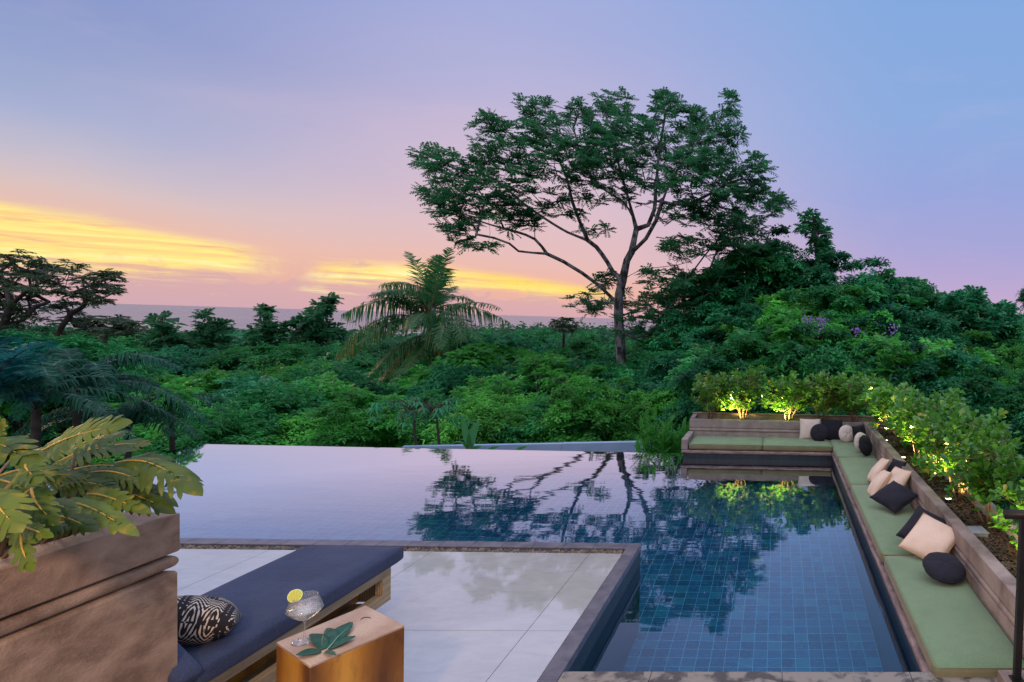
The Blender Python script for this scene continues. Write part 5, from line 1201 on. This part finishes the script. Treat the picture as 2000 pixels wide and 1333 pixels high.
tree_row([(250, 800, 19, 2.5), (355, 782, 21, 2.8), (450, 800, 19, 2.4), (545, 778, 21, 2.8), (640, 790, 20, 2.5), (720, 812, 19, 2.2), (790, 816, 20, 2.3), (870, 775, 21, 2.5), (955, 778, 20, 2.4), (1030, 765, 21, 2.6), (1110, 758, 20, 2.5), (1180, 772, 19, 2.3), (1250, 770, 20, 2.4), (1325, 755, 20, 2.5)],
  'jungle_bush', ('jungle bush', 'in the row right behind the pool edge'), 'bushes right behind the infinity edge', NEAR+DRAPE, [B, B, A], cat='bush')
tree_row([(1400, 566, 30, 3.6), (1468, 505, 31, 4.2), (1535, 474, 32, 3.8), (1628, 515, 31, 4.0), (1695, 548, 29, 3.8), (1770, 562, 29, 3.4), (1835, 592, 27, 2.8), (1900, 588, 27, 2.5), (1948, 640, 26, 2.6)],
  'vine_covered_tree', ('vine-draped tree', 'along the top of the right-hand mass'), 'vine-draped trees forming the right-hand top', DRAPE, [Cc, A], zf=1.1)
tree_row([(1375, 660, 25, 3.2), (1450, 625, 25, 3.4), (1525, 585, 26, 3.8), (1600, 575, 25, 3.6), (1680, 600, 25, 3.6), (1755, 620, 24, 3.4), (1830, 640, 23, 3.0), (1905, 672, 22, 2.8), (1990, 745, 20, 2.4)],
  'vine_covered_tree', ('vine-draped tree', 'in the middle tier of the right-hand mass'), 'vine-draped trees in the right-hand middle tier', DRAPE, [A, Cc, B], zf=1.05)
tree_row([(1400, 735, 19, 2.2), (1475, 705, 20, 2.6), (1550, 690, 20, 2.8), (1630, 690, 20, 2.8), (1710, 700, 19.5, 2.7), (1790, 712, 19, 2.6), (1870, 735, 18, 2.4), (1945, 765, 17, 2.2), (2020, 800, 16, 2)],
  'vine_covered_tree', ('vine-draped bush', 'in the lowest tier behind the bed shrubs'), 'vine-draped bushes behind the bed shrubs', DRAPE, [Cc, A, A], cat='bush')
tree_row([(2030, 585, 22, .9)], 'jungle_tree', ('small tree', 'peeking in at the right frame edge'), 'tree at the right edge', NEAR, [Cc])
def auto_tree(px, top, D_, R, mk, label, seed, leaf=.22):
    rs = random.Random(seed); w_ = R*1200/D_; x0_ = px+rs.uniform(-.1, .1)*w_; foot = top+w_*2.2
    L0 = [(x0_, foot+60, 0), (x0_+rs.uniform(-6, 6), foot, 0), (px+rs.uniform(-8, 8), top+w_*1.25, 0), (px, top+w_*.9, 0)]; LL = [L0]; BB = []
    for k in range(7):
        a = PI*(.05+.9*k/6)+rs.uniform(-.1, .1); ex = px+math.cos(a)*w_*rs.uniform(.55, .85); ey = top+w_*.75-math.sin(a)*w_*rs.uniform(.4, .62); dy = rs.uniform(-R*.6, R*.6)
        LL.append([(px, top+w_*.9, 0), ((px*1.2+ex*.8)/2, (top+w_*.8+ey)/2+w_*.08, dy*.5), (ex, ey, dy)])
    for k in range(17):
        a = PI*rs.uniform(-.08, 1.08); rr = rs.uniform(.35, .95); BB.append((px+math.cos(a)*w_*rr, top+w_*.72-math.sin(a)*w_*rr*.68, w_*.22, w_*.12, 11))
    skeleton_tree('jungle_tree', label, 'tree', D_, LL, BB, mk, leaf=leaf, seed=seed, r0=.17*R/4, fl=.55*R/4+.1, dspread=R*.55, flat=.4, nfr=6, pairs=6, wratio=.42, barkm='bark', group='open-crowned trees with visible limbs')
for i, (px, top, D_, R, mk, lab) in enumerate((
    (275, 652, 62, 6, 'jungle_a', 'open-crowned tree breaking the skyline below the sea at the left'), (470, 648, 64, 6, 'jungle_c', 'open-crowned tree on the skyline between the second and third slender trees'),
    (160, 690, 36, 4, 'jungle_a', 'open-crowned tree just above the dark feathery palms'), (420, 712, 34, 4.2, 'jungle_c', 'open-crowned dark tree in mid slope, below the second slender tree'), (580, 700, 34, 4, 'jungle_a', 'open-crowned tree in mid slope left of the palm'),
    (650, 745, 25, 3.0, 'jungle_b', 'bright open-crowned tree low on the slope left of the palm fronds'), (320, 752, 25, 3.2, 'jungle_b', 'bright open-crowned tree above the slim sapling at the pool corner'), (940, 655, 36, 3.6, 'jungle_c', 'open-crowned tree just right of the palm crown'),
    (1050, 700, 27, 3.2, 'jungle_b', 'open-crowned tree left of the rain tree trunk, halfway down'), (1290, 690, 28, 3.4, 'jungle_a', 'open-crowned tree right of the rain tree trunk'),
    (740, 742, 33, 3.0, 'jungle_a', 'open-crowned tree under the lower palm fronds, left of the palm trunk'), (880, 690, 35, 3.4, 'jungle_b', 'bright open-crowned tree directly right of the palm trunk'), (1150, 690, 36, 3.6, 'jungle_c', 'open-crowned dark tree just left of the rain tree trunk'),
    (520, 740, 26, 3.0, 'jungle_c', 'open-crowned dark tree low on the slope, below the slender trees'), (230, 720, 30, 3.2, 'jungle_c', 'open-crowned dark tree behind the dark feathery palms'), (1230, 745, 23, 2.4, 'jungle_c', 'open-crowned tree hiding the foot of the rain tree'), (1340, 640, 40, 3.6, 'jungle_a', 'open-crowned tree on the skyline right of the rain tree'),
    (1400, 525, 32, 3.6, 'jungle_c', 'open-crowned tree wedged between rain tree and vine mass'), (1490, 492, 33, 3.2, 'jungle_c', 'open-crowned tree at the shoulder of the vine mass, under the rain tree crown'), (1675, 545, 30, 3, 'jungle_a', 'open-crowned tree on the falling right shoulder of the vine mass'),
    (1775, 535, 29, 2.6, 'jungle_a', 'open-crowned tree with upright tufts on the ridge left of the last dip'), (1885, 570, 27, 2.2, 'jungle_c', 'small open-crowned tree near the right end of the ridge'),
    (1610, 590, 23, 2.8, 'jungle_b', 'bright open-crowned tree around the violet blossoms'), (1800, 660, 20, 2.4, 'jungle_b', 'bright open-crowned tree low on the right-hand mass'), (1480, 640, 22, 2.6, 'jungle_a', 'open-crowned tree low on the left flank of the vine mass'))):
    auto_tree(px, top, D_, R, mk, lab, 600+i, .22 if D_ < 40 else .36)
# leaf litter / low growth over the slope as one mass
def undergrowth(name, label, n, xr, yr, L, Wd, mk, hgt, seed, amp=0):
    global rng
    rng = np.random.default_rng(seed); x_ = rng.uniform(*xr, n); y_ = rng.uniform(*yr, n)
    z_ = terrain(x_, y_)+rng.uniform(.0, hgt, n)*(.55+.45*np.sin(x_*1.7)*np.cos(y_*1.3))
    if amp: z_ += amp*np.abs(np.sin(x_*.31+y_*.13))*np.abs(np.cos(y_*.23-x_*.07))
    P = np.stack([x_, y_, z_], 1); D = rdir(n, -.5)*[1, 1, .5]; N = np.tile([0, -.3, 1.], (n, 1))+rng.normal(0, .4, (n, 3))
    tag(link(name, quads_mesh(name, leaf_quads(P, D, N, L*rng.uniform(.7, 1.3, n), Wd, .12, .2)), M[mk]), label, kind='stuff')
undergrowth('undergrowth', 'low leafy growth covering the slope behind the pool', 40000, (-34, 9), (15.8, 27), .30, .13, 'jungle_c', 1.3, 301)
undergrowth('undergrowth', 'low growth on the ground left of the pool', 16000, (-24, -11), (6, 16), .28, .12, 'jungle_c', 1.0, 302)
undergrowth('distant_forest', 'unbroken forest canopy rolling down to the coast', 70000, (-560, 90), (125, 600), 2.6, 1.5, 'jungle_far', 7.0, 303, 3.5)
undergrowth('distant_forest', 'wooded hill far off at the right edge', 26000, (90, 480), (430, 760), 3.2, 1.8, 'jungle_c', 7.0, 304, 3.0)
# violet blossoms on the vines
for i, (px, py, D_, n, lab) in enumerate(((1578, 627, 21.4, 26, 'violet vine blossoms, leftmost cluster on the right-hand mass'), (1606, 628, 21.4, 34, 'largest violet blossom cluster, beside the leftmost one'), (1597, 647, 21.2, 10, 'few violet blossoms just under the two largest clusters'),
   (1655, 541, 28.0, 14, 'violet blossoms highest up near the top of the vine mass'), (1671, 647, 21.4, 20, 'violet blossom cluster right of the largest one'), (1744, 643, 21, 18, 'rightmost cluster of violet blossoms on the vine mass'))):
    rng = np.random.default_rng(400+i); c = at(px, py, D_-.9); P = c+rng.normal(0, .10, (n, 3)); D = rdir(n, -.5)
    o = link('blossom_cluster', quads_mesh('blossoms', leaf_quads(P, D, np.tile([0, -1., .3], (n, 1)), .085, .07, .1, 0)), M['bloom']); tag(o, lab, 'flowers', 'violet vine blossoms')
# slim bare trunk at the left end of the pool, grey post behind the edge
skeleton_tree('sapling', 'slim dark-stemmed sapling just beyond the left corner of the pool', 'tree', 14.5, [[(338, 930, 0), (336, 850, 0), (334, 800, 0), (330, 770, 0)], [(334, 810, 0), (345, 785, .2)]], [(325, 765, 40, 14, 9), (350, 780, 20, 10, 4)], 'jungle_b', leaf=.16, seed=51, r0=.05, fl=.35, dspread=.4, pairs=5, barkm='bark_dark')
tag(MB().box(-7.06, -6.98, 14.62, 14.70, -3, -.52).build('marker_post', M['white_wall'], bevel=.006), 'short grey post standing behind the low blue-white wall', 'post')
